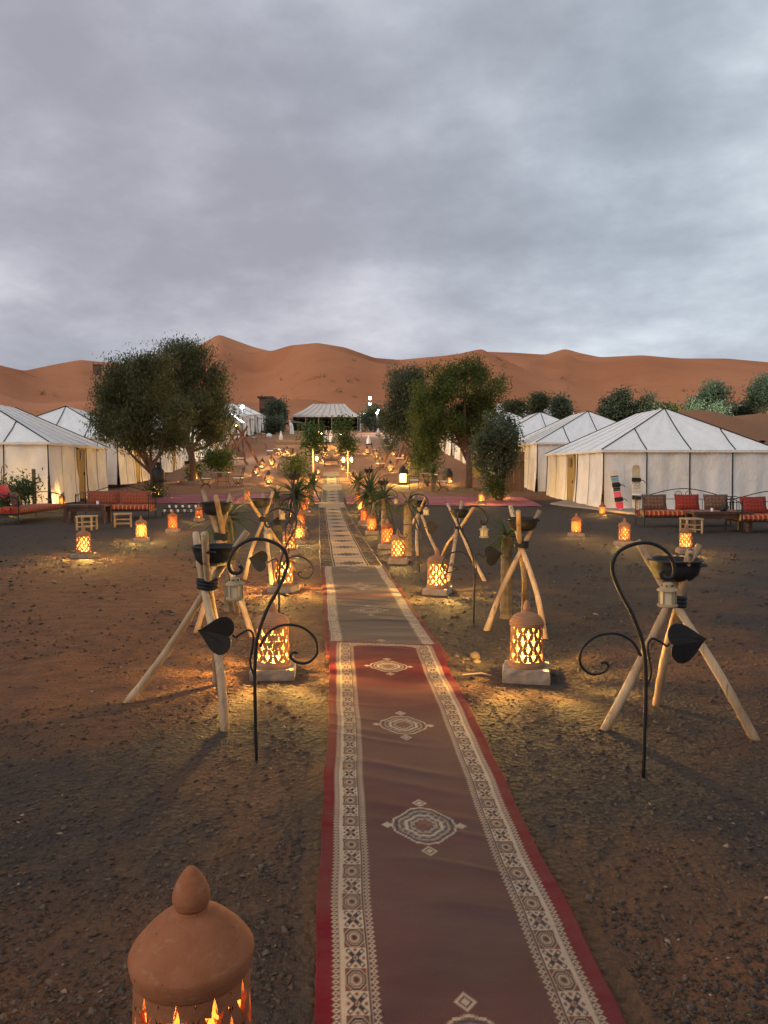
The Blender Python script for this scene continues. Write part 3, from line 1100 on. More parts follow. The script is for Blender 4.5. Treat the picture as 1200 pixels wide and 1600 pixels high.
# a dead stick lying by the lamp row
mb = MB()
p0, p1, p2 = P(722, 1057), P(752, 1056), P(768, 1058)
mb.tube([p0 + Vector((0, 0, .012)), p1 + Vector((0, 0, .02)), p2 + Vector((0, 0, .012))], [.006, .007, .004], 6)
tag(mb.build('stick', MAT['wood_pale']), 'thin dry stick lying between the red runner and a glowing lantern', 'stick')

# concrete apron in front of the tents
mb = MB()
pad = [P(860, 788), P(1010, 806), P(1012, 795), P(900, 780)]
mb.add([p + Vector((0, 0, .05)) for p in pad] + [p + Vector((0, 0, -.1)) for p in pad], [(0, 1, 2, 3), (0, 4, 5, 1), (1, 5, 6, 2), (2, 6, 7, 3), (3, 7, 4, 0)])
tag(mb.build('paving_slab', basic('concrete', (0.22, 0.165, 0.13), (0.30, 0.23, 0.185), 2, 0.9, 0.2, 20)), 'low concrete apron under the two snowboards', 'paving', kind='structure')
# ------------------------------------------------------------------ tents
ROWDIR = Vector((-0.0617, 1, 0)).normalized()
ROW_RZ = math.atan2(0.0617, 1)
TW, TD, TH, TR, TI = 6.1, 7.0, 2.12, 3.72, 2.15      # width, depth, wall height, ridge height, hip inset


def tent(side, label, seed, door=True):
    """side +1: the door wall looks toward -x (row beside the snowboards); -1: toward +x."""
    rnd = random.Random(seed)
    t = thing('canvas_tent', (0, 0, 0), 0, label, 'tent', 'white canvas tents in two rows')
    hx, hy = TW / 2, TD / 2
    # wall panels: (start, end) along the four sides, split at the black seams
    sides = [((-hx, -hy), (hx, -hy), 4), ((hx, -hy), (hx, hy), 5), ((hx, hy), (-hx, hy), 4), ((-hx, hy), (-hx, -hy), 5)]
    door_side = 3 if side > 0 else 1
    for si, (a, b_, n) in enumerate(sides):
        a, b_ = Vector((*a, 0)), Vector((*b_, 0))
        out = (b_ - a).normalized().cross(Vector((0, 0, 1)))
        for k in range(n):
            p, q = a.lerp(b_, k / n), a.lerp(b_, (k + 1) / n)
            s1, s2, s3 = rnd.uniform(0, 6), rnd.uniform(0, 6), rnd.uniform(2.2, 4)
            isdoor = door and si == door_side and k == 2

            def fn(u, v, p=p, q=q, out=out, s1=s1, s2=s2, s3=s3):
                pos = p.lerp(q, u)
                edge = math.sin(math.pi * u) ** 0.6
                hang = (1 - v)
                f = 0.026 * math.sin(u * 9 + s1 + v * s3) + 0.030 * math.sin(u * 17 + s2 - v * 2.5) * hang + 0.022 * math.sin(v * 5 + u * 6 + s2)
                f += 0.08 * max(0, math.sin((u - .5) * 5 + (v - .3) * 6 + s1)) ** 4 * hang
                f *= edge
                flare = 0.10 * hang ** 2.2
                return pos + out * (f + flare) + Vector((0, 0, TH * v - 0.12 * (1 - v)))
            if not isdoor:
                MB().grid(fn, 14, 12).build('wall_panel', MAT['canvas'], t, smooth=True)
            else:
                # canvas either side of the door opening, and the door itself
                w = (q - p).length
                du = 0.42 / w
                MB().grid(lambda u, v: fn(u * (0.5 - du), v), 5, 12).build('wall_panel', MAT['canvas'], t, smooth=True)
                MB().grid(lambda u, v: fn(0.5 + du + u * (0.5 - du), v), 5, 12).build('wall_panel', MAT['canvas'], t, smooth=True)
                mid = (p + q) / 2
                ad = (q - p).normalized()
                c = mid + out * 0.02 + Vector((0, 0, 0.98))
                rz = math.atan2(ad.y, ad.x)
                dm = MB()
                dm.box(c, (0.82, 0.05, 2.02), rz)
                d = dm.build('door', MAT['door'], t)
                fm = MB()
                for s in (-1, 1):
                    fm.box(c + ad * s * 0.39 + out * 0.03, (0.06, 0.05, 2.06), rz)
                fm.box(c + out * 0.03 + Vector((0, 0, 1.0)), (0.84, 0.05, 0.07), rz)
                fm.build('door_frame', basic('door_trim', (0.34, 0.22, 0.07), (0.42, 0.28, 0.1), 6, 0.7) if 'dt' not in MAT else MAT['dt'], d)
                sg = MB().box(c + out * 0.045 + Vector((0, 0, 0.72)), (0.3, 0.02, 0.34), rz)
                sg.build('door_grille', MAT['wood_dark'], d)
                hm = MB().box(c + ad * 0.3 + out * 0.05, (0.03, 0.05, 0.12), rz)
                hm.build('handle', MAT['iron'], d)
                MB().grid(lambda u, v: (p.lerp(q, 0.5 - du + 2 * du * u)) + out * 0.01 + Vector((0, 0, 1.99 + (TH - 1.99) * v)), 2, 1).build('wall_panel', MAT['canvas'], t)
            # seam at the start of the panel
            corner = k == 0
            m_ = MAT['seam'] if (si != door_side or k in (0, 3)) else MAT['seam_thin']
            wd = 0.042 if m_ is MAT['seam'] else 0.02
            pts = [fn(0, v) + out * 0.012 for v in (0, .25, .5, .75, 1)]
            MB().tube(pts, wd / 2, 5).build('seam', m_, t)
    # roof slopes
    ov = 0.10
    e = [Vector((-hx - ov, -hy - ov, TH)), Vector((hx + ov, -hy - ov, TH)), Vector((hx + ov, hy + ov, TH)), Vector((-hx - ov, hy + ov, TH))]
    r0, r1 = Vector((0, -hy + TI, TR)), Vector((0, hy - TI, TR))
    for lo0, lo1, hi1, hi0 in ((e[0], e[1], r0, r0), (e[1], e[2], r1, r0), (e[2], e[3], r1, r1), (e[3], e[0], r0, r1)):
        ph = rnd.uniform(0, 6)

        def fr(u, v, lo0=lo0, lo1=lo1, hi0=hi0, hi1=hi1, ph=ph):
            p = lo0.lerp(lo1, u).lerp(hi0.lerp(hi1, u), v)
            sag = 0.06 * math.sin(math.pi * v) * (math.sin(math.pi * u) ** .5 if 0 < u < 1 else 0)
            wob = 0.016 * math.sin(u * 40 + ph) * math.sin(math.pi * v)
            return p + Vector((0, 0, -sag + wob))
        MB().grid(fr, 24, 8).build('roof_slope', MAT['canvas_roof'], t, smooth=True)
        # valance: a short hanging edge
        mbv = MB()
        mbv.grid(lambda u, v: lo0.lerp(lo1, u) + Vector((0, 0, 0.004 - 0.09 * v)), 12, 1)
        mbv.build('valance', MAT['canvas'], t)
        n = 4 if (lo1 - lo0).length < TW + 1 and hi0 == hi1 else 5
        dark = hi0 == hi1
        for k in range(1, n):
            u = k / n
            if dark:
                # seams of the hip end meet the hip lines
                reach = 1 - abs(2 * u - 1)
                reach = max(reach, 0.02)
                top = 1.0 if abs(u - .5) < .01 else reach
                lo = lo0.lerp(lo1, u)
                # point on the hip where the vertical seam ends
                if u < .5:
                    hp = lo0.lerp(hi0, 2 * u)
                elif u > .5:
                    hp = lo1.lerp(hi0, 2 * (1 - u))
                else:
                    hp = hi0
                pts = []
                for i in range(9):
                    w_ = i / 8
                    p = lo.lerp(hp, w_)
                    v = (p.z - TH) / (TR - TH)
                    cu = 0 if v > .999 else ((p - (lo0.lerp(hi0, v))).length / max((lo0.lerp(lo1, 0).lerp(hi0, v) - lo1.lerp(hi0, v)).length, 1e-3))
                    pts.append(fr(min(max(cu, 0), 1), min(v, 1)) + Vector((0, 0, .012)))
                MB().tube(pts, 0.019, 5).build('seam', MAT['seam'], t)
            else:
                MB().tube([fr(u, i / 8) + Vector((0, 0, .006)) for i in range(9)], 0.009, 4).build('seam', MAT['seam_thin'], t)
        MB().tube([fr(0, i / 8) + Vector((0, 0, .015)) for i in range(9)], 0.020, 5).build('seam', MAT['seam'], t)
    return t


def tent_at(side, inner, near, first, label, seed):
    """inner, near: the near corner on the path side."""
    c = Vector((inner, near, 0)) + Vector((side * TW / 2, 0, 0)) + ROWDIR * (TD / 2)
    z = float(T(c.x, c.y))
    lo = min(float(T(c.x + a * 2.5, c.y + b_ * 3)) for a in (-1, 1) for b_ in (-1, 1))
    o = first[side] if first.get(side) and not first[side].get('used') else None
    return c, (z * .6 + lo * .4)


PITCHY = 8.75
right_labels = ['white canvas tent with two snowboards leaning on its front wall',
                'white tent directly behind the tent with the snowboards, wooden side door showing',
                'third white tent on the snowboards side, mostly hidden by the leafy small tree',
                'fourth white tent on the snowboards side, behind the big round tree',
                'fifth white tent on the snowboards side, behind the big round tree']
left_labels = ['big white tent behind the striped daybeds, ochre door between wrinkled canvas',
               'second white tent behind the striped daybeds, partly hidden by the dark tree',
               'third white tent, seen through the trunk of the tree with the glowing urn',
               'fourth white tent, its wall behind the second tree trunk',
               'fifth white tent, behind the log swing frame with the burning bowl',
               'sixth white tent in that row, just past the log swing frame',
               'seventh white tent in that row, fourth from its far end',
               'eighth white tent in that row, third from its far end',
               'ninth white tent in that row, last but one before the dark bushes',
               'last white tent in that row, ending at the dark bushes']
c0 = P(939, 795)
proto = tent(1, right_labels[0], 3)
for i, lab in enumerate(right_labels):
    near = c0.y + PITCHY * i
    c = Vector((c0.x - 0.0617 * PITCHY * i + TW / 2, near, 0)) + ROWDIR * (TD / 2)
    z = min(float(T(c.x + a, c.y - 3.2)) for a in (-3, 3))
    if i == 0:
        proto.location = (c.x, c.y, z - .08)
        proto.rotation_euler = (0, 0, ROW_RZ)
    else:
        dup(proto, (c.x, c.y, z + 0.1), ROW_RZ, lab)
c0l = Vector((-12.05, 27.4, 0))
protol = tent(-1, left_labels[0], 8)
for i, lab in enumerate(left_labels):
    near = c0l.y + PITCHY * i
    c = Vector((c0l.x - 0.0617 * PITCHY * i - TW / 2, near, 0)) + ROWDIR * (TD / 2)
    z = float(T(c.x + 3, c.y - 3.0))
    if i == 0:
        protol.location = (c.x, c.y, z + .2)
        protol.rotation_euler = (0, 0, ROW_RZ)
    else:
        dup(protol, (c.x, c.y, z + 0.3), ROW_RZ, lab)

# the large dining tent at the end of the path
DY = 118.0
cl, crr = A(455, 649, DY), A(561, 649, DY)
base_z = float(T(cl.x + 5, DY))
t = thing('dining_tent', ((cl.x + crr.x) / 2, DY, base_z), 0, 'wide open sided tent with pale pleated roof at the end of the path', 'tent')
hw = (crr.x - cl.x) / 2
ez, rz_ = cl.z - base_z, A(500, 627, DY).z - base_z
dep = 9.0
rl, rr = -hw + 2.9, hw - 2.4
E = [Vector((-hw, 0, ez)), Vector((hw, 0, ez)), Vector((hw, dep, ez)), Vector((-hw, dep, ez))]
Rg = [Vector((rl, dep / 2, rz_)), Vector((rr, dep / 2, rz_))]
beige = basic('dining_canvas', (0.55, 0.46, 0.39), (0.62, 0.53, 0.46), 0.6, 0.85, var=0)
for q in ((E[0], E[1], Rg[1], Rg[0]), (E[1], E[2], Rg[1], Rg[1]), (E[2], E[3], Rg[0], Rg[1]), (E[3], E[0], Rg[0], Rg[0])):
    MB().grid(lambda u, v: q[0].lerp(q[1], u).lerp(q[3].lerp(q[2], u), v) + Vector((0, 0, -.18 * math.sin(math.pi * v) + 0.03 * math.sin(u * 60))), 26, 6).build('roof_slope', beige, t, smooth=True)
for k in range(1, 9):
    u = k / 9
    MB().tube([E[0].lerp(E[1], u).lerp(Rg[0].lerp(Rg[1], u), v) + Vector((0, -.02, .05 - .18 * math.sin(math.pi * v))) for v in (0, .25, .5, .75, 1)], 0.03, 4).build('seam', MAT['seam_thin'], t)
MB().grid(lambda u, v: E[0].lerp(E[1], u) + Vector((0, -.02, .03 - .28 * v)), 14, 1).build('valance', beige, t)
for x in np.linspace(-hw + .2, hw - .2, 6):
    zb = float(T(t.location.x + x, DY)) - base_z
    MB().tube([(x, 0.1, zb - .1), (x, 0.1, ez)], 0.07, 6).build('post', MAT['wood_light'], t)
for x in np.linspace(-hw + .2, hw - .2, 5):
    MB().tube([(x, dep - .1, 0), (x, dep - .1, ez)], 0.07, 6).build('post', MAT['wood_dark'], t)
MB().box((0, dep, ez / 2 + .1), (2 * hw - .4, 0.08, ez + .2)).build('dark_back_sheet', basic('inside_shade', (0.03, 0.02, 0.018), (0.05, 0.03, 0.025), 3), t)  # shade inside the open tent, put into a near-black sheet
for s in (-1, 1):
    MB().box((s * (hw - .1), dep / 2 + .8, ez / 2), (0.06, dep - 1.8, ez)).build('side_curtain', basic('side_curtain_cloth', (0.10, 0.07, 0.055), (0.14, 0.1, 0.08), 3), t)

# lean-to awning beside it, pale flat roof on posts
ax0, ax1 = A(562, 646, 114), A(590, 646, 114)
zb = float(T(ax0.x + 1, 114))
t = thing('awning', ((ax0.x + ax1.x) / 2, 114, zb), 0, 'flat pale awning on thin posts beside the wide open tent', 'awning')
aw, ah = (ax1.x - ax0.x) / 2, ax0.z - zb
MB().box((0, 1.6, ah), (2 * aw, 3.4, 0.12)).build('awning_roof', MAT['canvas'], t)
for x in (-aw + .1, 0, aw - .1):
    for y in (0.1, 3.1):
        MB().box((x, y, ah / 2 - .1), (0.09, 0.09, ah)).build('post', MAT['white_paint'], t)

# pale dome tents far behind, only their tops showing
for px, py, w, lab in ((822, 632, 34, 'rounded white tent top showing between the two far dark bushes'), (866, 632, 52, 'broad white tent top behind the small dark round bush'), (784, 630, 22, 'small rounded white tent top just past the big round tree')):
    y = 88.0
    p = A(px, py, y)
    zb = float(T(p.x, y))
    r = w * y / 1200 / 2 * 1.25
    h = p.z - zb
    t = thing('dome_tent', (p.x, y, zb), 0, lab, 'tent', 'far tents with rounded tops')
    prof = [(r, -.3), (r, h * .55), (r * .93, h * .72), (r * .72, h * .88), (r * .4, h * .97), (0.02, h)]
    MB().lathe(prof, 24, cap=False).build('canvas_shell', MAT['canvas_roof'], t, smooth=True)
    for k in range(8):
        a = k * math.pi / 4 + .2
        MB().tube([(q[0] * 1.005 * math.cos(a), q[0] * 1.005 * math.sin(a), q[1] + .01) for q in prof[1:]], 0.03, 4).build('seam', MAT['seam_thin'], t)


# plank screens between the tents of the snowboard side
def plank_screen(px0, px1, py, top, y, label, mat):
    a, b_ = A(px0, py, y), A(px1, py, y)
    g = G((a.x + b_.x) / 2, y)
    t = thing('plank_screen', g, 0, label, 'screen', 'plank screens between the tents')
    w = b_.x - a.x
    h = A(px0, top, y).z - g.z
    n = max(4, int(w / .2))
    for k in range(n):
        x = -w / 2 + w * (k + .5) / n
        MB().box((x, .004 * (k % 3), h / 2 - .05), (w / n - .012, .035, h + .1 + .02 * math.sin(k * 2.3))).build('plank', mat, t)
    for z in (.3, h - .3):
        MB().box((0, .05, z), (w, .05, .08)).build('batten', MAT['wood_dark'], t)


brown = basic('brown_plank', (.10, .05, .025), (.16, .085, .04), 6, .8, .3, 20, stretch=(1, 1, .2))
plank_screen(786, 819, 772, 706, 35.4, 'brown plank screen beside the second tent of the snowboard side', brown)
plank_screen(728, 752, 752, 712, 43.5, 'ochre plank screen behind the trunk of the big round tree', MAT['door'])
# ------------------------------------------------------------------ pierced clay lanterns
HOLE = [(0, .80), (-.10, .52), (-.17, .24), (-.17, .08), (-.54, .16), (-.44, -.04), (-.33, -.20), (-.16, -.45), (0, -.78)]
HOLE = HOLE + [(-u, v) for u, v in HOLE[-2:0:-1]]


def lattice(mb, Rf, z0, z1, n, dz, t, hole=HOLE, sc=1.0, top=None):
    """A curved shell of diamond cells, each with a leaf-shaped hole. Rf(z): outer radius."""
    N = len(hole)
    dth = math.pi / n
    rows = int(round((z1 - z0) / dz))
    for row in range(rows + 1):
        zc = z0 + row * dz
        for k in range(n):
            th = 2 * dth * (k + 0.5 * (row % 2))
            rings = []
            outer = [(u / (abs(u) + abs(v)), v / (abs(u) + abs(v))) for u, v in hole]
            for pts, dr in ((outer, 0), (hole, 0), (hole, -t), (outer, -t)):
                ring = []
                for u, v in pts:
                    if pts is hole:
                        k_ = top if (top and row == rows) else sc
                        u, v = u * k_, v * k_ - (.35 if (top and row == rows) else 0)
                    z = min(max(zc + v * dz, z0), z1)
                    r = Rf(z) + dr
                    a = th + u * dth
                    ring.append((r * math.cos(a), r * math.sin(a), z))
                rings.append(ring)
            vs = [p for r_ in rings for p in r_]
            fs = []
            for ri in range(3):
                for i in range(N):
                    j = (i + 1) % N
                    fs.append((ri * N + i, ri * N + j, (ri + 1) * N + j, (ri + 1) * N + i))
            mb.add(vs, fs)
    return mb


def clay_lantern(label, group, mat, bulb, smooth_dome=False, seg=32, cells=9, glow=(70, (1, .50, .12))):
    t = thing('clay_lantern', (0, 0, 0), 0, label, 'lantern', group)
    Rb, z0, z1 = 0.115, 0.045, 0.30
    lattice(MB(), lambda z: Rb * (1 + 0.02 * math.sin(z * 12)), z0, z1, cells, 0.051, 0.010, sc=1.0 if smooth_dome else .98, top=.12 if smooth_dome else None).build('pierced_body', mat, t)
    base = [(0.08, 0.0), (0.128, 0.0), (0.131, 0.012), (0.128, 0.03), (0.121, 0.036), (0.118, 0.047), (0.100, 0.047), (0.098, 0.012), (0.001, 0.012)]
    MB().lathe(base, seg, cap=False).build('base_ring', mat, t, smooth=False)
    if smooth_dome:
        dome = [(0.100, 0.290), (0.114, 0.288), (0.1195, 0.300), (0.1235, 0.318), (0.1225, 0.330), (0.112, 0.346), (0.096, 0.364), (0.078, 0.382), (0.060, 0.396), (0.044, 0.403), (0.034, 0.408), (0.030, 0.415), (0.001, 0.416)]
        fin = [(0.030, 0.414), (0.035, 0.422), (0.0375, 0.436), (0.035, 0.452), (0.028, 0.468), (0.018, 0.484), (0.009, 0.495), (0.001, 0.498)]
        dome = [(p.x, p.z) for p in spline([(a, 0, b_) for a, b_ in dome], 3)]
        fin = [(p.x, p.z) for p in spline([(a, 0, b_) for a, b_ in fin], 3)]
        dome = [(max(a, .001), b_) for a, b_ in dome]
        fin = [(max(a, .001), b_) for a, b_ in fin]
        seg = 56
    else:
        dome = [(0.100, 0.296), (0.121, 0.294), (0.125, 0.303), (0.121, 0.312), (0.124, 0.320), (0.117, 0.330), (0.118, 0.337), (0.107, 0.347), (0.107, 0.353), (0.093, 0.363), (0.092, 0.368), (0.075, 0.376), (0.055, 0.385), (0.036, 0.395), (0.024, 0.403), (0.001, 0.404)]
        fin = [(0.026, 0.400), (0.029, 0.412), (0.030, 0.424), (0.026, 0.440), (0.018, 0.458), (0.009, 0.474), (0.001, 0.482)]
    d = MB().lathe(dome, seg, cap=False).build('dome', mat, t, smooth=smooth_dome)
    MB().lathe(fin, max(16, seg // 2), cap=False).build('finial', mat, d, smooth=True)
    MB().ball((0, 0, 0.055), 0.024, 8, 5).build('bulb', bulb, t, smooth=True)
    lamp_light(t, (0, 0, 0.125), *glow)
    return t


def plinth_mesh(seed):
    rnd = random.Random(seed)
    mb = MB()
    n = 6
    w, h = 0.160, 0.085
    prof = [(1.0, -0.02), (1.02, 0.02), (1.0, h - .02), (0.95, h)]
    vs, fs = [], []
    ring = []
    for k in range(4):
        for i in range(n):
            u = -1 + 2 * i / n
            ring.append([(u, -1), (1, u), (-u, 1), (-1, -u)][k])
    for s, z in prof:
        for x, y in ring:
            j = 1 + rnd.uniform(-.025, .025)
            vs.append((x * w * s * j, y * w * s * j, z + rnd.uniform(-.004, .004)))
    m_ = len(ring)
    for i in range(len(prof) - 1):
        for j in range(m_):
            q = (j + 1) % m_
            fs.append((i * m_ + j, i * m_ + q, (i + 1) * m_ + q, (i + 1) * m_ + j))
    fs.append(tuple((len(prof) - 1) * m_ + j for j in range(m_)))
    return mb.add(vs, fs)


pl0 = plinth_mesh(4).build('stone_plinth', MAT['stone'])
pl0.location = (0, -50, -5)
PL_MESH = pl0.data
bpy.data.objects.remove(pl0)
PROTO = {}


def lantern_at(px, py, label, kind='warm', scale=1.0, plinth=True, rz=None, short=None):
    group = 'pierced clay lanterns on the ground'
    p = P(px, py)
    if rz is None: rz = random.uniform(0, 6)
    zoff = 0.0
    if plinth:
        # the pixel marks the near edge of the plinth
        p = G(p.x * (1 + 0.17 * scale / p.y), p.y + 0.17 * scale)
        o = bpy.data.objects.new('stone_plinth', PL_MESH)
        link(o)
        o.location = p
        o.scale = (scale * random.uniform(.92, 1.06), scale * random.uniform(.92, 1.06), scale * random.uniform(.8, 1.1))
        o.rotation_euler = (0, 0, random.uniform(-.35, .35))
        tag(o, 'stone block under the ' + ' '.join((short or label).split()[:12]), 'plinth', 'stone blocks under lanterns')
        zoff = 0.083 * o.scale[2]
    loc = (p.x, p.y, p.z + zoff)
    if kind not in PROTO:
        mt = {'warm': MAT['clay_pale'], 'bright': MAT['clay_pale'], 'dim': MAT['clay'], 'red': MAT['clay']}[kind]
        bl = {'warm': MAT['bulb_dim'], 'bright': MAT['bulb'], 'dim': MAT['bulb_dim'], 'red': MAT['bulb_red']}[kind]
        gl = {'warm': (270, (1, .55, .115)), 'bright': (480, (1, .56, .115)), 'dim': (210, (1, .51, .105)), 'red': (150, (1, .40, .09))}[kind]
        o = clay_lantern(label, group, mt, bl, glow=gl)
        o.location, o.rotation_euler, o.scale = loc, (0, 0, rz), (scale,) * 3
        PROTO[kind] = o
    else:
        o = dup(PROTO[kind], loc, rz, label, scale)
    return o


# the big lantern right in front of the camera
fg = clay_lantern('large terracotta lantern with smooth dome and egg shaped finial, cut by the picture edge', 'pierced clay lanterns on the ground', MAT['clay'], MAT['bulb'], True, 64, 10)
fy = 1.50
ft = A(300, 1489, fy)
fg.location = (ft.x, fy, ft.z - 0.318)
fg.rotation_euler = (0, 0, 0.30)
blk = bpy.data.objects.new('stone_plinth', PL_MESH)
link(blk)
blk.location = (ft.x, fy, 0)
blk.scale = (1.0, 1.0, (ft.z - 0.318) / 0.083)
tag(blk, 'tall stone block under the large terracotta lantern with smooth dome', 'plinth', 'stone blocks under lanterns')

ROWL = 'row beside the runners on the side of the daybeds'
for i, (x, y, k, s) in enumerate(((427, 1064, 'bright', 1.0), (443, 927, 'bright', 1.02), (452, 868, 'warm', 1.0), (467, 850, 'bright', .95), (470, 829, 'red', .95), (476, 802, 'red', 1.0), (478, 787, 'bright', 1.0))):
    lantern_at(x, y, ['first', 'second', 'third', 'fourth', 'fifth', 'sixth', 'seventh'][i] + ' glowing clay lantern along the runners, counting up the daybed side', k, s, short=['first', 'second', 'third', 'fourth', 'fifth', 'sixth', 'seventh'][i] + ' clay lantern up the runners, daybed side')
for i, (x, y, k, s) in enumerate(((822, 1070, 'bright', 1.0), (683, 931, 'bright', 1.02), (622, 882, 'warm', .98), (605, 858, 'dim', 1.0), (581, 836, 'dim', .95), (569, 819, 'red', .95), (564, 802, 'bright', .95), (559, 787, 'red', .95))):
    lantern_at(x, y, ['first', 'second', 'third', 'fourth', 'fifth', 'sixth', 'seventh', 'eighth'][i] + ' glowing clay lantern along the runners, counting up the snowboard side', k, s, short=['first', 'second', 'third', 'fourth', 'fifth', 'sixth', 'seventh', 'eighth'][i] + ' clay lantern up the runners, snowboard side')
lantern_at(131, 873, 'bright clay lantern on the gravel before the small stool of the daybeds', 'bright', 1.0)
lantern_at(221, 847, 'bright clay lantern below the short light wood stool of the striped sofa', 'bright', 1.0)
lantern_at(270, 832, 'dull red clay lantern on its slab below the tray of white cups', 'red', .98)
lantern_at(311, 815, 'clay lantern half hidden behind the tall pole of the second tripod', 'dim', .9)
lantern_at(386, 785, 'clay lantern at the edge of the pinkish red rug', 'dim', 1.0)
lantern_at(900, 839, 'clay lantern alone on the gravel straight below the tent door', 'dim', .95)
lantern_at(975, 853, 'clay lantern on the gravel between the snowboards and the first iron hook', 'warm', 1.0)
lantern_at(1071, 866, 'clay lantern glowing just above the bowl of the nearest tripod', 'warm', .95)
lantern_at(941, 804, 'small clay lantern on the apron next to the pink snowboard', 'dim', .85, plinth=False)
lantern_at(752, 789, 'clay lantern on the dull red rug above a tripod bowl', 'warm', .95)
lantern_at(97, 793, 'clay lantern behind the dark daybed cushions', 'warm', .9)
lantern_at(784, 779, 'bright lantern at the foot of the small leafy tree', 'bright', .7, plinth=False)
lantern_at(1150, 793, 'clay lantern behind the sofas, lighting the tent wall orange', 'bright', 1.0)
lantern_at(8, 800, 'clay lantern by the lit plant beside the dark daybed', 'bright', 1.0)

# ------------------------------------------------------------------ log tripods with iron bowls
def log(mb, p, q, bend, r0, r1, seed):
    rnd = random.Random(seed)
    p, q = Vector(p), Vector(q)
    d = q - p
    s = d.cross(Vector((rnd.uniform(-1, 1), rnd.uniform(-1, 1), .3))).normalized()
    pts, rs = [], []
    for i in range(11):
        t_ = i / 10
        pts.append(p.lerp(q, t_) + s * bend * math.sin(math.pi * t_) + s.cross(d).normalized() * bend * .35 * math.sin(2 * math.pi * t_ + seed))
        rs.append((r0 + (r1 - r0) * t_) * (1 + .05 * math.sin(t_ * 13 + seed)))
    return mb.tube(pts, rs, 10)


BOWL = [(0.05, 0.0), (0.11, 0.012), (0.15, 0.05), (0.165, 0.10), (0.168, 0.135), (0.180, 0.14), (0.180, 0.15), (0.160, 0.15), (0.15, 0.10), (0.10, 0.03), (0.001, 0.02)]


def tripod(feet, cross, where, reach=0.47, bowl_s=0.86, seed=1, rad=0.026, iron=False, bend=0.03):
    c = Vector(cross)
    feet = [Vector(f) for f in feet]
    base = sum(feet, Vector()) / 3
    base.z = float(T(base.x, base.y))
    mat = MAT['iron'] if iron else MAT['wood_pale']
    lab = ('three legged black iron stand' if iron else 'tripod of peeled poles with black strap') + ', ' + where
    t = thing('fire_tripod', base, 0, lab, 'tripod', 'tripods holding fire bowls')
    tops = []
    for i, f in enumerate(feet):
        off = Vector((math.cos(i * 2.1 + seed), math.sin(i * 2.1 + seed), 0)) * rad * 1.05
        cc = c + off
        top = cc + (cc - f) * (reach * (1 + .06 * math.sin(seed * 3 + i * 2)))
        tops.append(top)
        mb = MB()
        pts = spline([f - base + Vector((0, 0, -.02)), f.lerp(cc, .45) - base + Vector((math.sin(i + seed), math.cos(i * 2 + seed), .3)).normalized() * bend, cc - base, top - base], 6)
        n = len(pts)
        rs = [rad * (1.1 - .28 * k / n) * (1 + .09 * math.sin(k * 1.7 + seed + i) * math.sin(k * .9 + i * 2)) for k in range(n)]
        mb.tube(pts, rs, 10 if not iron else 6)
        mb.build('pole', mat, t, smooth=True)
    if not iron:
        mb = MB()
        for k in range(3):
            ring = [c - base + Vector((math.cos(a) * rad * 2.2, math.sin(a) * rad * 2.2, (k - 1) * .022 + .006 * math.sin(a * 2))) for a in np.linspace(0, 2 * math.pi, 15)]
            mb.tube(ring, 0.014, 6, cap=False)
        mb.build('strap', MAT['rubber'], t, smooth=True)
    mid = sum(tops, Vector()) / 3
    b_ = thing('fire_bowl', (mid.x, mid.y, mid.z - 0.245 * bowl_s), 0, 'fire bowl held by the ' + ('iron stand ' if iron else 'tripod ') + where, 'bowl', 'fire bowls on tripods', bowl_s)
    MB().lathe(BOWL, 28, cap=False).build('bowl', MAT['iron_bowl'], b_, smooth=True)
    for s in (-1, 1):
        a0 = 0.5 + seed
        h = [Vector((math.cos(a0) * s * (.172 + .03 * math.sin(u * math.pi)), math.sin(a0) * s * (.172 + .03 * math.sin(u * math.pi)), .12)) + Vector((-math.sin(a0), math.cos(a0), 0)) * .05 * (u * 2 - 1) for u in np.linspace(0, 1, 7)]
        MB().tube(h, 0.009, 6).build('handle', MAT['iron_bowl'], b_, smooth=True)
    return t


def tri_px(feet, cross, where, **k):
    f = [P(*q) for q in feet]
    y = sum(q.y for q in f) / 3
    return tripod(f, A(cross[0], cross[1], y), where, **k)


tri_px([(196, 1098), (352, 1141), (338, 1070)], (324, 912), 'nearest on the daybed side', seed=1, reach=.42, bend=.05)
tri_px([(306, 987), (396, 995), (372, 958)], (345, 838), 'second on the daybed side', seed=2, reach=.47)
tri_px([(382, 905), (425, 913), (462, 892)], (412, 811), 'third on the daybed side', seed=5, reach=.45)
tri_px([(436, 842), (470, 850), (452, 828)], (457, 765), 'fourth on the daybed side, thin and dark', seed=3, reach=.40, rad=.020, bend=.02, iron=True)
tri_px([(468, 785), (502, 786), (482, 776)], (486, 752), 'fifth on the daybed side, beside the far runner', seed=4, reach=.5, rad=.020, iron=True)
tri_px([(943, 1139), (1183, 1156), (1026, 1101)], (1054, 938), 'nearest on the snowboard side', seed=2, reach=.44, bend=.012)
tri_px([(759, 985), (852, 997), (818, 955)], (815, 850), 'second on the snowboard side', seed=6, reach=.42)
tri_px([(700, 908), (758, 907), (690, 870)], (717, 826), 'third on the snowboard side', seed=3, reach=.58)
tri_px([(652, 868), (683, 862), (634, 846)], (655, 801), 'fourth on the snowboard side', seed=4, reach=.45)
tri_px([(588, 826), (618, 830), (604, 812)], (600, 768), 'fifth on the snowboard side, among the palms', seed=8, reach=.40, rad=.020, iron=True)
tri_px([(562, 806), (590, 808), (576, 796)], (576, 752), 'sixth on the snowboard side, in the feathery palm', seed=9, reach=.45, rad=.020, iron=True)

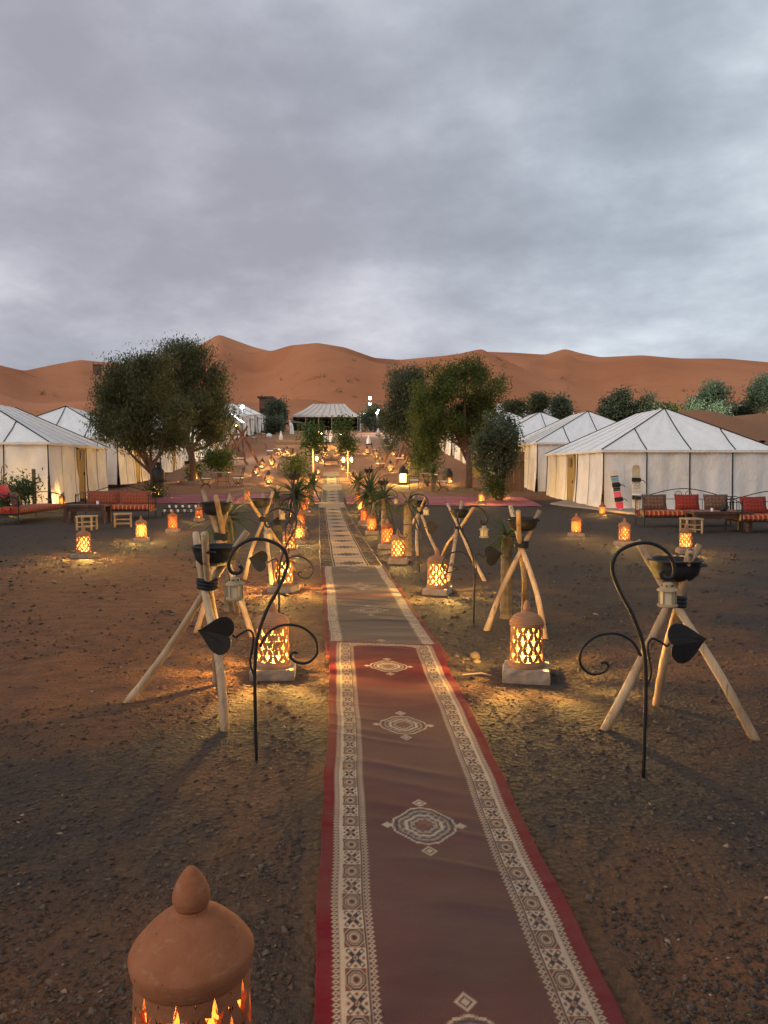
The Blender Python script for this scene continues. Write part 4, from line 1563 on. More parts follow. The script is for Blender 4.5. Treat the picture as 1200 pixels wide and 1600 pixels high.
# ------------------------------------------------------------------ iron hooks with a heart leaf and a hanging lamp
STEM = [(0, -.03), (.005, .40), (0, .55), (-.016, .67), (-.065, .80), (-.125, .91), (-.165, 1.02), (-.147, 1.095), (-.08, 1.14), (.015, 1.15), (.095, 1.105), (.130, 1.03), (.118, .985), (.082, .980), (.064, 1.0), (.078, 1.018)]
SCROLL = [(-.022, .60), (-.065, .67), (-.14, .708), (-.235, .695), (-.303, .635), (-.313, .560), (-.265, .510), (-.205, .515), (-.178, .545), (-.192, .566), (-.214, .560)]
TWIG = [(.008, .45), (.028, .52), (.010, .64), (.030, .685), (.075, .668), (.10, .650), (.115, .665)]


def heart(mb):
    pts = []
    for k in range(28):
        a = 2 * math.pi * k / 28
        hx_ = 16 * math.sin(a) ** 3
        hy_ = 12.5 * math.cos(a) - 3.6 * math.cos(2 * a) - 1.3 * math.cos(3 * a) - .4 * math.cos(4 * a)
        pts.append((hx_ / 17, hy_ / 17))
    s = 0.116
    n = len(pts)
    vs = []
    for y in (-.004, .004):
        for hx_, hy_ in pts:
            # the notch points back to the twig, the tip away and a little up
            u, v = -hy_ * 1.05 + .25, hx_ * .92
            a = 0.22
            vs.append((.158 + (u * math.cos(a) - v * math.sin(a)) * s, y + .012 * abs(v), .660 + (u * math.sin(a) + v * math.cos(a)) * s))
    fs = [tuple(range(n - 1, -1, -1)), tuple(range(n, 2 * n))] + [(i, (i + 1) % n, n + (i + 1) % n, n + i) for i in range(n)]
    return mb.add(vs, fs)


def hook(label):
    t = thing('garden_hook', (0, 0, 0), 0, label, 'hook', 'iron hooks with a leaf and a hanging lamp')
    MB().tube(spline([(x, 0, z) for x, z in STEM], 6), 0.0095, 8).build('stem', MAT['iron'], t, smooth=True)
    MB().tube(spline([(x, 0, z) for x, z in SCROLL], 6), 0.007, 8).build('scroll', MAT['iron'], t, smooth=True)
    MB().tube(spline([(x, 0, z) for x, z in TWIG], 6), 0.006, 8).build('twig', MAT['iron'], t, smooth=True)
    heart(MB()).build('leaf', MAT['iron'], t)
    return t


def hang_lamp(label):
    t = thing('hanging_lamp', (0, 0, 0), 0, label, 'lamp', 'small lamps hung from the iron hooks')
    MB().lathe([(0.052, -.150), (0.056, -.146), (0.056, -.138), (0.044, -.134), (.001, -.134)], 12, cap=False).build('tray', MAT['white_metal'], t)
    g = MB().lathe([(0.040, -.135), (0.042, -.062)], 6, cap=False).build('glass', MAT['pane'], t)
    for k in range(6):
        a = k * math.pi / 3
        MB().tube([(0.044 * math.cos(a), 0.044 * math.sin(a), -.136), (0.044 * math.cos(a), 0.044 * math.sin(a), -.06)], 0.0045, 5).build('post', MAT['white_metal'], t)
    c = MB().lathe([(0.044, -.062), (0.058, -.060), (0.056, -.052), (0.036, -.040), (0.030, -.038), (0.030, -.022), (0.022, -.016), (0.008, -.012), (.001, -.012)], 12, cap=False).build('cap', MAT['white_metal'], t)
    for k in range(6):
        a = k * math.pi / 3 + .3
        MB().ball((0.031 * math.cos(a), 0.031 * math.sin(a), -.030), 0.005, 6, 4).build('vent_hole', MAT['iron'], c)
    ring = [(0.010 * math.cos(a), 0, -.004 + 0.010 * math.sin(a)) for a in np.linspace(0, 2 * math.pi, 13)]
    MB().tube(ring, 0.002, 5, cap=False).build('ring', MAT['iron'], t)
    return t


hk = lp = None
for i, (px, py, flip, s, rz, where) in enumerate((
        (401, 1190, -1, 1.0, 0.1, 'nearest on the daybed side'), (1005, 1214, 1, 1.0, -0.05, 'nearest on the snowboard side'),
        (740, 974, -1.0, 1.0, 0.15, 'second on the snowboard side'), (437, 988, -1, 1.0, -.1, 'second on the daybed side, behind the first tripod'),
        (655, 894, -1.0, 1.0, .1, 'third on the snowboard side'), (452, 897, -1, .95, .3, 'third on the daybed side'), (612, 846, -1, .95, -.2, 'fourth on the snowboard side, by the palms'), (447, 868, -1, .9, .5, 'fourth on the daybed side'))):
    # the leaf hangs toward the road edge; the hooks on one side are mirrored by turning them round
    p = P(px, py)
    turn = rz + (0 if flip > 0 else math.pi)
    lab = 'black iron hook with heart leaf, ' + where
    if 'snowboard' in where and flip < 0:
        turn = rz           # leaf and lamp to the outside of the path
        s = s
    if hk is None:
        hk = hook(lab)
        hk.location, hk.rotation_euler, hk.scale = p, (0, 0, turn), (s,) * 3
        o = hk
    else:
        o = dup(hk, p, turn, lab, s)
    q = Vector((.100 * math.cos(turn), .100 * math.sin(turn), .972)) * s + p
    lab = 'small cream lamp hanging from the hook ' + where
    if lp is None:
        lp = hang_lamp(lab)
        lp.location = q
        lp.scale = (.86,) * 3
    else:
        dup(lp, q, random.uniform(0, 3), lab, .86)

# ------------------------------------------------------------------ daybeds, sofas, tables, stools, cushions
def stripes_mat(name, c1, c2, c3, scale, axis='X'):
    m, nt, b = new_mat(name)
    tc = nt.nodes.new('ShaderNodeTexCoord')
    w = nt.nodes.new('ShaderNodeTexWave')
    w.bands_direction = axis
    w.inputs['Scale'].default_value = scale
    w.inputs['Distortion'].default_value = 0.6
    nt.links.new(tc.outputs['Object'], w.inputs[0])
    r = nt.nodes.new('ShaderNodeValToRGB')
    r.color_ramp.interpolation = 'CONSTANT'
    r.color_ramp.elements[0].color = (*c1, 1)
    r.color_ramp.elements[1].color = (*c3, 1)
    r.color_ramp.elements[1].position = .88
    r.color_ramp.elements.new(.45).color = (*c2, 1)
    r.color_ramp.elements.new(.70).color = (*c1, 1)
    nt.links.new(w.outputs['Fac'], r.inputs[0])
    nt.links.new(r.outputs[0], b.inputs['Base Color'])
    b.inputs['Roughness'].default_value = .95
    bump(nt, b, nz(nt, 160, 2), .3, .003)
    return m


def kilim_mat(name, c1, c2, c3):
    m, nt, b = new_mat(name)
    tc = nt.nodes.new('ShaderNodeTexCoord')
    v = nt.nodes.new('ShaderNodeTexVoronoi')
    v.distance = 'MANHATTAN'
    v.inputs['Scale'].default_value = 11
    v.inputs['Randomness'].default_value = .25
    nt.links.new(tc.outputs['Object'], v.inputs['Vector'])
    r = nt.nodes.new('ShaderNodeValToRGB')
    r.color_ramp.interpolation = 'CONSTANT'
    r.color_ramp.elements[0].color = (*c3, 1)
    r.color_ramp.elements[1].color = (*c1, 1)
    r.color_ramp.elements[1].position = .45
    r.color_ramp.elements.new(.22).color = (*c2, 1)
    nt.links.new(v.outputs['Distance'], r.inputs[0])
    nt.links.new(r.outputs[0], b.inputs['Base Color'])
    b.inputs['Roughness'].default_value = .95
    return m


MAT['stripe'] = stripes_mat('striped_mattress', (0.26, 0.022, 0.012), (0.42, 0.07, 0.022), (0.42, 0.27, 0.10), 2.6)
MAT['kilim_brown'] = kilim_mat('brown_kilim', (0.10, 0.05, 0.035), (0.22, 0.13, 0.08), (0.05, 0.025, 0.02))
MAT['kilim_red'] = kilim_mat('red_kilim', (0.20, 0.020, 0.012), (0.28, 0.05, 0.025), (0.10, 0.02, 0.015))
MAT['kilim_pink'] = kilim_mat('pink_cloth', (0.50, 0.06, 0.06), (0.62, 0.12, 0.10), (0.32, 0.03, 0.03))


def daybed(p, rz, L_, label, arms=True, D=0.78, back='arch'):
    t = thing('iron_daybed', p, rz, label, 'sofa', 'iron daybeds with striped mattresses')
    hl = L_ / 2
    for x in (-hl, hl):
        for y in (0, D):
            MB().tube([(x, y, 0), (x, y, .78 if y > 0 or arms else .30)], .017, 6).build('leg', MAT['iron'], t)
    for y in (0, D):
        MB().bar((-hl, y, .27), (hl, y, .27), .03, .04).build('rail', MAT['iron'], t)
    for x in (-hl, hl):
        MB().bar((x, 0, .27), (x, D, .27), .03, .04).build('rail', MAT['iron'], t)
    k = 18

    def m_fn(u, v, top=True):
        return
    mb = MB()
    # mattress: rounded slab, slightly lumpy
    sec = [(0.02, .285), (-.03, .33), (-.02, .40), (.03, .43), (D * .5, .445), (D - .03, .43), (D, .40), (D, .30)]
    vs, fs = [], []
    for i in range(k + 1):
        x = -hl + .02 + (L_ - .04) * i / k
        for y, z in sec:
            vs.append((x, y, z + .008 * math.sin(i * 1.9 + y * 4)))
    n = len(sec)
    for i in range(k):
        for j in range(n - 1):
            fs.append((i * n + j, i * n + j + 1, (i + 1) * n + j + 1, (i + 1) * n + j))
    fs.append(tuple(range(n)))
    fs.append(tuple(k * n + j for j in range(n - 1, -1, -1)))
    mb.add(vs, [f[::-1] for f in fs]).build('mattress', MAT['stripe'], t)
    # back rail with arch and scrolls
    arch = [(-hl, D, .78)] + [(x, D, .80 + .20 * max(0, math.cos(x / hl * 1.9)) ** 1.2) for x in np.linspace(-hl * .8, hl * .8, 13)] + [(hl, D, .78)]
    MB().tube(spline(arch, 3), .013, 6).build('back_rail', MAT['iron'], t)
    MB().tube(spline([(-hl, D, .70), (0, D, .72), (hl, D, .70)], 4), .010, 6).build('back_rail', MAT['iron'], t)
    for s in (-1, 1):
        cx = s * .12
        sc = [(cx + .10 * math.cos(a) * (1 - a / 9) * s, D, .85 + .10 * math.sin(a) * (1 - a / 9)) for a in np.linspace(-1.2, 6, 16)]
        MB().tube(sc, .008, 5).build('scroll', MAT['iron'], t)
    for x in np.linspace(-hl * .8, hl * .8, 5):
        MB().tube([(x, D, .45), (x, D, .72)], .008, 5).build('spindle', MAT['iron'], t)
    if arms:
        for s in (-1, 1):
            arm = spline([(s * hl, D, .78), (s * hl, D * .6, .80), (s * hl, D * .2, .74), (s * hl, 0, .66), (s * hl, -.04, .5)], 4)
            MB().tube(arm, .012, 6).build('arm', MAT['iron'], t)
            for y in (.2, .4, .6):
                MB().tube([(s * hl, y * D / .78, .28), (s * hl, y * D / .78, .75)], .007, 5).build('spindle', MAT['iron'], t)
    return t


def cushion(p, rz, tilt, w, h, mat, label, group='cushions on the daybeds'):
    mb = MB()

    def fn(u, v, s):
        x, z = (u - .5) * w, (v - .5) * h
        f = (max(0, 1 - (2 * u - 1) ** 4) * max(0, 1 - (2 * v - 1) ** 4)) ** .5
        pin = 1 - .06 * (1 - abs(2 * u - 1)) * (abs(2 * v - 1)) - .06 * (1 - abs(2 * v - 1)) * abs(2 * u - 1)
        return Vector((x * pin, s * .085 * f, z * pin))
    mb.grid(lambda u, v: fn(u, v, -1), 8, 8)
    n = len(mb.v)
    mb.grid(lambda u, v: fn(1 - u, v, 1), 8, 8)
    o = mb.build('cushion', mat, smooth=True)
    o.location = p
    o.rotation_euler = (tilt, 0, rz)
    tag(o, label, 'cushion', group)
    return o


def low_table(p, rz, w, d, h, label):
    t = thing('low_table', p, rz, label, 'table', 'low dark wooden tables')
    MB().box((0, 0, h - .03), (w, d, .06)).build('table_top', MAT['wood_dark'], t)
    for sx in (-1, 1):
        for sy in (-1, 1):
            MB().box((sx * (w / 2 - .06), sy * (d / 2 - .06), (h - .06) / 2), (.10, .10, h - .06)).build('leg', MAT['wood_dark'], t)
    for sy in (-1, 1):
        MB().box((0, sy * (d / 2 - .06), h - .12), (w - .22, .03, .12)).build('apron', MAT['wood_dark'], t)
    return t


def stool(p, rz, label, w=.42, h=.36):
    t = thing('small_stool', p, rz, label, 'stool', 'small light wood stools')
    MB().box((0, 0, h - .015), (w, w, .03)).build('seat', MAT['wood_light'], t)
    for sx in (-1, 1):
        for sy in (-1, 1):
            MB().tube([(sx * (w / 2 - .03), sy * (w / 2 - .03), 0), (sx * (w / 2 - .03), sy * (w / 2 - .03), h - .03)], .026, 8).build('leg', MAT['wood_light'], t)
    for sy in (-1, 1):
        for z in (.09, .2):
            MB().tube([(-w / 2 + .03, sy * (w / 2 - .03), z), (w / 2 - .03, sy * (w / 2 - .03), z)], .016, 6).build('rung', MAT['wood_light'], t)
    return t


# snowboard side
p = P(1083, 824)
sofa_r = daybed(p, -.04, 2.55, 'iron framed striped sofa with three cushions in front of the snowboard tent')
hz = p.z + .64
for dx, mt, lab in ((-.84, 'kilim_brown', 'brown patterned cushion at the end of the sofa nearest the snowboards'), (.04, 'kilim_red', 'bright red cushion in the middle of the sofa by the snowboards'), (.82, 'kilim_brown', 'brown patterned cushion next to the dark low table, on the snowboard side')):
    cushion((p.x + dx, p.y + .55, hz), -.04, -.28, .66, .44, MAT[mt], lab)
p2 = P(1240, 832)
daybed(p2, .05, 2.6, 'second striped daybed cut by the picture edge beside the dark low table')
cushion((p2.x - .75, p2.y + .5, p2.z + .64), .1, -.28, .7, .46, MAT['kilim_red'], 'dark red cushion at the picture edge, on the cut off daybed')
pt = P(1130, 832)
low_table(G(pt.x, pt.y + .3), 0, 1.45, .6, .5, 'low dark table between the sofa and the cut off daybed')
ps = P(1085, 834)
stool(G(ps.x, ps.y + .2), .05, 'small light wood stool in front of the sofa by the snowboards')
# kettle and glass on it
k = thing('tea_pot', (pt.x + .12, pt.y + .3, G(pt.x, pt.y + .3).z + .5), 0, 'small dark tea pot on the low table of the snowboard side', 'pot')
MB().lathe([(.05, 0), (.08, .03), (.085, .07), (.06, .11), (.03, .12), (.001, .13)], 14, cap=False).build('pot_body', MAT['iron_bowl'], k, smooth=True)
MB().tube(spline([(.07, 0, .05), (.12, 0, .08), (.14, 0, .12)], 4), .012, 6).build('spout', MAT['iron_bowl'], k)
MB().tube(spline([(-.05, 0, .10), (-.03, 0, .17), (.03, 0, .17), (.05, 0, .10)], 4), .007, 6).build('handle', MAT['iron_bowl'], k)
g_ = MB().lathe([(.03, 0), (.035, .08), (.03, .08), (.026, .01), (.001, .01)], 10, cap=False).build('cup', MAT['white_paint'])
g_.location = (pt.x - .18, pt.y + .25, G(pt.x, pt.y + .3).z + .5)
tag(g_, 'white cup beside the dark tea pot', 'cup')

# daybed side
pa = P(12, 823)
pb = P(112, 806)
dvec = (pb - pa)
rz = math.atan2(dvec.y, dvec.x)
Lb = min(dvec.length, 3.0)
mid = (pa + pb) / 2
db = daybed((mid.x, mid.y, mid.z), rz, Lb, 'striped daybed with dark cushions at the picture edge, set at an angle', D=.85)
nrm = Vector((-math.sin(rz), math.cos(rz), 0))
al = Vector((math.cos(rz), math.sin(rz), 0))
for k_, off, mt, lab in ((-.95, .35, 'kilim_brown', 'dark patterned cushion tipped over at the near end of the angled daybed'), (-.35, .62, 'kilim_brown', 'dark patterned cushion leaning on the back of the angled daybed'), (-.62, .78, 'kilim_pink', 'glowing pinkish red cushion behind the dark ones')):
    q = mid + al * k_ + nrm * off + Vector((0, 0, .64 if mt != 'kilim_pink' else .86))
    cushion(q, rz + (.5 if k_ < -.9 else .1), -.35, .62, .42, MAT[mt], lab)
pc = P(176, 812)
daybed(pc, .02, 2.15, 'striped sofa with wide kilim back cushions beside the dark low table')
for s, lab in ((-1, 'wide brown kilim back cushion on the sofa half nearer the table'), (1, 'wide brown kilim back cushion on the sofa half nearer the red rug')):
    cushion((pc.x + s * .5, pc.y + .62, pc.z + .62), .02, -.15, 1.0, .46, kilim_mat('tan_kilim', (0.20, 0.045, 0.025), (0.28, 0.11, 0.05), (0.11, 0.04, 0.02)) if s < 0 else bpy.data.materials['tan_kilim'], lab)
pt = P(130, 818)
low_table(G(pt.x, pt.y + .35), .03, 1.15, .65, .52, 'low dark table between the two striped seats')
c_ = MB().lathe([(.03, 0), (.04, .10), (.034, .10), (.026, .01), (.001, .01)], 10, cap=False).build('cup', MAT['white_paint'])
c_.location = (pt.x + .3, pt.y + .3, G(pt.x, pt.y + .35).z + .52)
tag(c_, 'white cup on the low table between the striped seats', 'cup')
ps = P(131, 829)
stool(G(ps.x, ps.y + .2), .02, 'small light wood stool before the dark table of the daybeds')
ps = P(188, 824)
stool(G(ps.x, ps.y + .2), .35, 'small light wood stool before the striped sofa with kilim cushions', w=.46)

# a low rack with two rows of small white cups on the gravel
pr = P(283, 806)
t = thing('cup_rack', pr, .03, 'low dark rack with two rows of small white cups on the gravel', 'rack')
for i, (y, z) in enumerate(((0, .10), (.35, .22))):
    MB().bar((-.62, y, z), (.62, y, z), .05, .03).build('rail', MAT['iron'], t)
    for s in (-1, 1):
        MB().bar((s * .58, y, 0), (s * .58, y, z), .03, .03).build('leg', MAT['iron'], t)
    for k in range(6):
        c_ = MB().lathe([(.02, 0), (.042, .05), (.03, .085), (.001, .09)], 8, cap=False).build('cup', MAT['white_paint'])
        c_.location = (pr.x - .52 + .21 * k + .06 * i, pr.y + y, pr.z + z + .016)
        tag(c_, ['first', 'second', 'third', 'fourth', 'fifth', 'sixth'][k] + ' small white cup along the ' + ['lower front', 'upper back'][i] + ' rail of the dark rack', 'cup', 'white cups on the rack')

# ------------------------------------------------------------------ snowboards
def snowboard(px, py, top_px, top_py, w, label, bands, sw):
    b0 = P(px, py) + Vector((0, 0, .05))
    tp = A(top_px, top_py, b0.y + .30)
    ax = (tp - b0)
    Ln = ax.length
    z = ax.normalized()
    xx = Vector((1, 0, 0)) - z * z.x
    xx.normalize()
    yy = z.cross(xx)
    M_ = Matrix((xx, yy, z)).transposed().to_4x4()
    t = thing('snowboard', b0, 0, label, 'snowboard', 'snowboards leaning on the tent')
    t.matrix_world = Matrix.Translation(b0) @ M_

    def half(zv):
        e = w / 2
        q = min(zv, Ln - zv)
        r = e * 1.1
        k_ = 1 if q > r else math.sqrt(max(0, 1 - ((r - q) / r) ** 2))
        waist = 1 - .12 * math.sin(math.pi * zv / Ln)
        return max(e * k_ * waist, .004)

    def slab(z0, z1, y0, y1, f=1.0, n=14):
        mb = MB()
        vs, fs = [], []
        for i in range(n + 1):
            zv = z0 + (z1 - z0) * i / n
            h = half(zv) * f
            lift = -.05 * (max(0, .22 - min(zv, Ln - zv)) / .22) ** 2
            for x, y in ((-h, y0), (h, y0), (h, y1), (-h, y1)):
                vs.append((x, y + lift, zv))
        for i in range(n):
            for j in range(4):
                q = (j + 1) % 4
                fs.append((i * 4 + j, i * 4 + q, (i + 1) * 4 + q, (i + 1) * 4 + j))
        fs += [(3, 2, 1, 0), tuple(n * 4 + j for j in range(4))]
        return mb.add(vs, fs)
    slab(0.003, Ln - .003, -.006, .006, 1, 30).build('board', MAT['white_paint'] if sw else basic('board_base', (.5, .45, .38), (.6, .55, .48), 6, .4), t)
    for i, (f0, f1, c) in enumerate(bands):
        slab(f0 * Ln, f1 * Ln, -.009, -.0062, .93, 8).build('graphic', basic('board_print', c, tuple(min(1, q * 1.6 + .01) for q in c), 18, .4, var=0), t)
    for f in ((.27, .66) if sw else (.26, .62)):
        bz = f * Ln
        bd = MB().box((0, -.035, bz), (w * .95, .05, .13)).build('binding', MAT['rubber'], t)
        MB().box((0, -.10, bz - .05), (w * .8, .10, .03)).build('highback', MAT['rubber'], bd)
        MB().tube(spline([(w * .4, -.05, bz), (w * .75, -.06, bz - .03), (w * .95, -.05, bz - .10)], 4), .014, 5).build('ankle_strap', MAT['rubber'], bd)
    return t


snowboard(969, 799, 958.5, 735, .29, 'short snowboard with pink lower half and teal and black bands',
          [(.02, .18, (.42, .03, .06)), (.19, .27, (.30, .02, .04)), (.28, .46, (.46, .06, .10)), (.47, .56, (.03, .03, .03)), (.57, .70, (.06, .05, .05)), (.71, .82, (.12, .20, .21)), (.83, .86, (.03, .02, .02))], False)
sb = snowboard(994.5, 799, 993.5, 726, .31, 'taller pale snowboard with two black bindings and white lettering',
               [(.02, .24, (.42, .36, .24)), (.245, .255, (.03, .03, .03)), (.36, .62, (.36, .32, .25)), (.66, .98, (.34, .27, .17))], True)
# white scrawled letters with black shadow on the pale board
Lb_ = 1.66
mb, mk = MB(), MB()
for (x0, z0, x1, z1) in ((-.09, .70, -.09, .82), (-.09, .76, -.03, .82), (-.09, .76, -.03, .70), (.0, .71, .09, .71), (.0, .71, .0, .80), (.0, .80, .08, .80), (.08, .80, .08, .755), (.0, .755, .08, .755)):
    mb.bar((x0, -.0125, z0 + .06), (x1, -.0125, z1 + .06), .004, .024)
    mk.bar((x0 + .012, -.0108, z0 + .045), (x1 + .012, -.0108, z1 + .045), .002, .026)
mb.build('lettering', MAT['white_paint'], sb)
mk.build('lettering_shadow', MAT['rubber'], sb)

# ------------------------------------------------------------------ glowing urn under the tree
pu = P(248, 778)
t = thing('urn_lamp', pu, 0, 'tall black urn with a pierced glowing lower half under the tree', 'lamp')
lattice(MB(), lambda z: .20 + .03 * math.sin(z * 4), .05, .65, 10, .1, .015, sc=.72).build('pierced_base', MAT['iron_bowl'], t)
MB().lathe([(.17, 0), (.21, 0), (.215, .05), (.001, .05)], 20, cap=False).build('foot', MAT['iron_bowl'], t)
MB().lathe([(.2, .64), (.24, .70), (.26, .82), (.26, .98), (.22, 1.14), (.13, 1.24), (.08, 1.28), (.07, 1.34), (.13, 1.37), (.13, 1.42), (.05, 1.45), (.001, 1.5)], 24, cap=False).build('urn', MAT['iron_bowl'], t, smooth=True)
MB().ball((0, 0, .15), .05, 8, 5).build('bulb', MAT['bulb_far'], t)
lamp_light(t, (0, 0, .35), 300, (1, .60, .16), .2)

# ------------------------------------------------------------------ garden tables and chairs
def cafe_chair(label, mat, seat_mat):
    t = thing('iron_chair', (0, 0, 0), 0, label, 'chair', 'iron garden chairs')
    w = .42
    MB().box((0, 0, .45), (w, .42, .05)).build('seat', seat_mat, t)
    for s in (-1, 1):
        x = s * w / 2
        MB().tube(spline([(x, -.22, 0), (x, -.08, .16), (x, .10, .20), (x, .17, .34), (x, .19, .44)], 4), .014, 6).build('leg', mat, t)
        MB().tube(spline([(x, .26, 0), (x, .10, .16), (x, -.08, .20), (x, -.17, .34), (x, -.19, .44)], 4), .014, 6).build('leg', mat, t)
        MB().tube([(x, .2, .42), (x, .24, .70), (x, .30, 1.0)], .014, 6).build('back_post', mat, t)
    for z in (.99, .62):
        MB().tube([(-w / 2, .21 + (z - .45) * .16, z), (w / 2, .21 + (z - .45) * .16, z)], .012, 6).build('back_rail', mat, t)
    for x in np.linspace(-w / 2 + .08, w / 2 - .08, 4):
        MB().tube([(x, .235, .62), (x, .296, .99)], .008, 5).build('spindle', mat, t)
    return t


def cafe_table(label, mat, top_mat, w=.75):
    t = thing('garden_table', (0, 0, 0), 0, label, 'table', 'small iron garden tables')
    MB().box((0, 0, .72), (w, w, .035)).build('table_top', top_mat, t)
    MB().box((0, 0, .695), (w + .04, w + .04, .012)).build('rim', mat, t)
    for sx in (-1, 1):
        for sy in (-1, 1):
            MB().tube(spline([(sx * w * .48, sy * w * .48, 0), (sx * w * .36, sy * w * .36, .25), (sx * w * .33, sy * w * .33, .48), (sx * w * .42, sy * w * .42, .70)], 4), .013, 6).build('leg', mat, t)
    for s in (-1, 1):
        MB().bar((-w * .35, s * w * .35, .27), (w * .35, s * w * .35, .27), .015).build('brace', mat, t)
    return t


pale_top = basic('mosaic_top', (.34, .30, .27), (.44, .39, .35), 12, .6)
ch0 = tb0 = None


def put_chair(px, py, rz, label, seat=None):
    global ch0
    p = P(px, py)
    if ch0 is None:
        ch0 = cafe_chair(label, MAT['iron'], MAT['white_paint'])
        ch0.location, ch0.rotation_euler = p, (0, 0, rz)
    else:
        dup(ch0, p, rz, label)


def put_table(px, py, label):
    global tb0
    p = P(px, py)
    if tb0 is None:
        tb0 = cafe_table(label, MAT['iron'], pale_top)
        tb0.location = p
    else:
        dup(tb0, p, random.uniform(-.2, .2), label)


put_table(347, 761, 'small iron table between two white seated chairs near the first trees')
put_chair(322, 762, math.pi / 2 + .1, 'white seated iron chair beside the tree, at the small garden table')
put_chair(372, 761, -math.pi / 2 - .1, 'white seated iron chair on the path side of the small garden table')
put_table(671, 763, 'small iron table below the big round tree')
put_chair(647, 765, math.pi, 'iron chair seen from behind, beside the tall arched lantern')
put_chair(692, 767, -math.pi / 2, 'white seated iron chair with a bright light behind it, below the round tree')
put_chair(676, 755, 0.1, 'iron chair on the far side of the table below the round tree')
put_table(435, 716, 'small iron table past the log swing frame')
put_chair(421, 713, math.pi / 2, 'dark chair by the table past the log swing frame')
put_chair(452, 722, -1.2, 'dark chair turned from the table past the log swing frame')
put_table(598, 712, 'small iron table before the slatted bench on the far sand')
put_chair(586, 711, 1.4, 'dark chair at the far table on the snowboard side')
put_chair(604, 704, .1, 'slat backed chair at the far table on the snowboard side')
put_chair(594, 735, 2.2, 'dark chair half hidden by the feathery palm on the snowboard side')
put_chair(397, 690, .3, 'dark chair against the white tents past the swing')
put_chair(412, 684, .2, 'farther dark chair against the white tents past the swing')

# low dark bench with raised ends on the path
pb_ = P(518, 730)
t = thing('low_bench', pb_, 0, 'low dark carved bench standing across the path past the runners', 'bench')
MB().box((0, 0, .52), (1.15, .45, .06)).build('seat', MAT['wood_dark'], t)
MB().box((0, -.18, .44), (1.0, .04, .10)).build('apron', MAT['wood_dark'], t)
for s in (-1, 1):
    for y in (-.17, .17):
        MB().box((s * .45, y, .22), (.07, .07, .44)).build('leg', MAT['wood_dark'], t)
    MB().box((s * .58, 0, .57), (.10, .45, .06), m=Matrix.Rotation(-s * .5, 3, 'Y')).build('raised_end', MAT['wood_dark'], t)
MB().box((0, -.17, .10), (.9, .04, .05)).build('stretcher', MAT['wood_dark'], t)
MB().add([(-.10, -.02, .55), (.10, -.02, .55), (.02, -.02, .72), (-.10, .02, .55), (.10, .02, .55), (.02, .02, .72)], [(0, 1, 2), (5, 4, 3), (0, 3, 4, 1), (1, 4, 5, 2), (2, 5, 3, 0)]).build('crest', MAT['wood_dark'], t)

# ------------------------------------------------------------------ log swings
def swing(px, py, h, spread, length, rz, label, lit):
    p = P(px, py)
    t = thing('log_swing', p, rz, label, 'swing', 'swings hung from log frames')
    for s in (-1, 1):
        for q in (-1, 1):
            mb = MB()
            log(mb, (q * spread, s * length / 2, -.1), (-q * spread * .30, s * length / 2 * .9, h * 1.08), .05, .10, .075, px + q + s)
            mb.build('frame_log', MAT['wood_red'], t, smooth=True)
    log(MB(), (0, -length / 2 - .2, h * .86), (0, length / 2 + .2, h * .86), .02, .08, .08, 3).build('top_log', MAT['wood_red'], t, smooth=True)
    MB().box((0, 0, .48), (.62, length * .62, .08)).build('seat', MAT['wood_red'], t)
    MB().box((.30, 0, .78), (.06, length * .62, .5)).build('backrest', MAT['wood_red'], t)
    MB().box((-.02, 0, .56), (.5, length * .58, .09)).build('seat_pad', MAT['white_paint'], t)
    for s in (-1, 1):
        for x in (-.26, .26):
            MB().tube([(x, s * length * .28, .5), (0, s * length * .30, h * .86)], .015, 5).build('rope', MAT['iron'], t)
    return t


swing(371, 729, 2.5, 1.25, 2.4, .5, 'log swing frame with crossed red brown poles in front of the white tents', True)
swing(631, 729, 2.9, 1.15, 2.4, -.35, 'log swing frame under the grey green trees on the snowboard side', False)
# glowing bowl fixed on the crossing of the first swing
pg = A(370, 668, P(371, 729).y - .6)
t = thing('flood_lamp', pg, 0, 'bright yellow lamp on top of the crossed swing poles', 'lamp')
MB().lathe([(.05, -.12), (.16, 0), (.17, .05), (.14, .05), (.001, -.02)], 14, cap=False).build('shade', MAT['iron_bowl'], t)
MB().ball((0, 0, .10), .085, 10, 6).build('bulb', emit('yellow_flood', (1.0, .75, .2), 60), t)
MB().tube([(0, 0, -.12), (0.02, 0, -.75)], .02, 6).build('stalk', MAT['iron_bowl'], t)

# ------------------------------------------------------------------ white lamps on poles
def pole_lamp(px, py, y, heads, label, r=.11):
    p = A(px, py, y)
    g = G(p.x, y)
    t = thing('lamp_pole', g, 0, label, 'lamp', 'white lamps on thin poles')
    h = p.z - g.z
    MB().tube([(0, 0, -.1), (0, 0, h)], [.05, .035], 6).build('pole', MAT['iron_bowl'], t)
    for k, dz in enumerate(heads):
        MB().ball((0, -.06, h - dz), r, 10, 6).build('globe', MAT['lamp_white'], t)
        if k == 0: lamp_light(t, (0, -.06 - r * 1.6, h - dz - r), 900, (.85, .95, 1), .1, .06)
        MB().lathe([(.03, .0), (r * 1.1, .02), (.02, .10)], 10, c=(0, -.06, h - dz + r * .8)).build('hood', MAT['iron_bowl'], t)
    return t


pole_lamp(379, 636, 58, (0,), 'cold white lamp on a pole above the white tent row', .13)
pole_lamp(578, 622, 112, (0, .85), 'pole with two cold white lamps beside the wide open tent', .2)
pole_lamp(589, 645, 100, (0,), 'cold white lamp at the corner of the flat pale awning', .14)
pole_lamp(591, 641, 92, (0,), 'cold white lamp in the leaves of the grey green tree', .1)

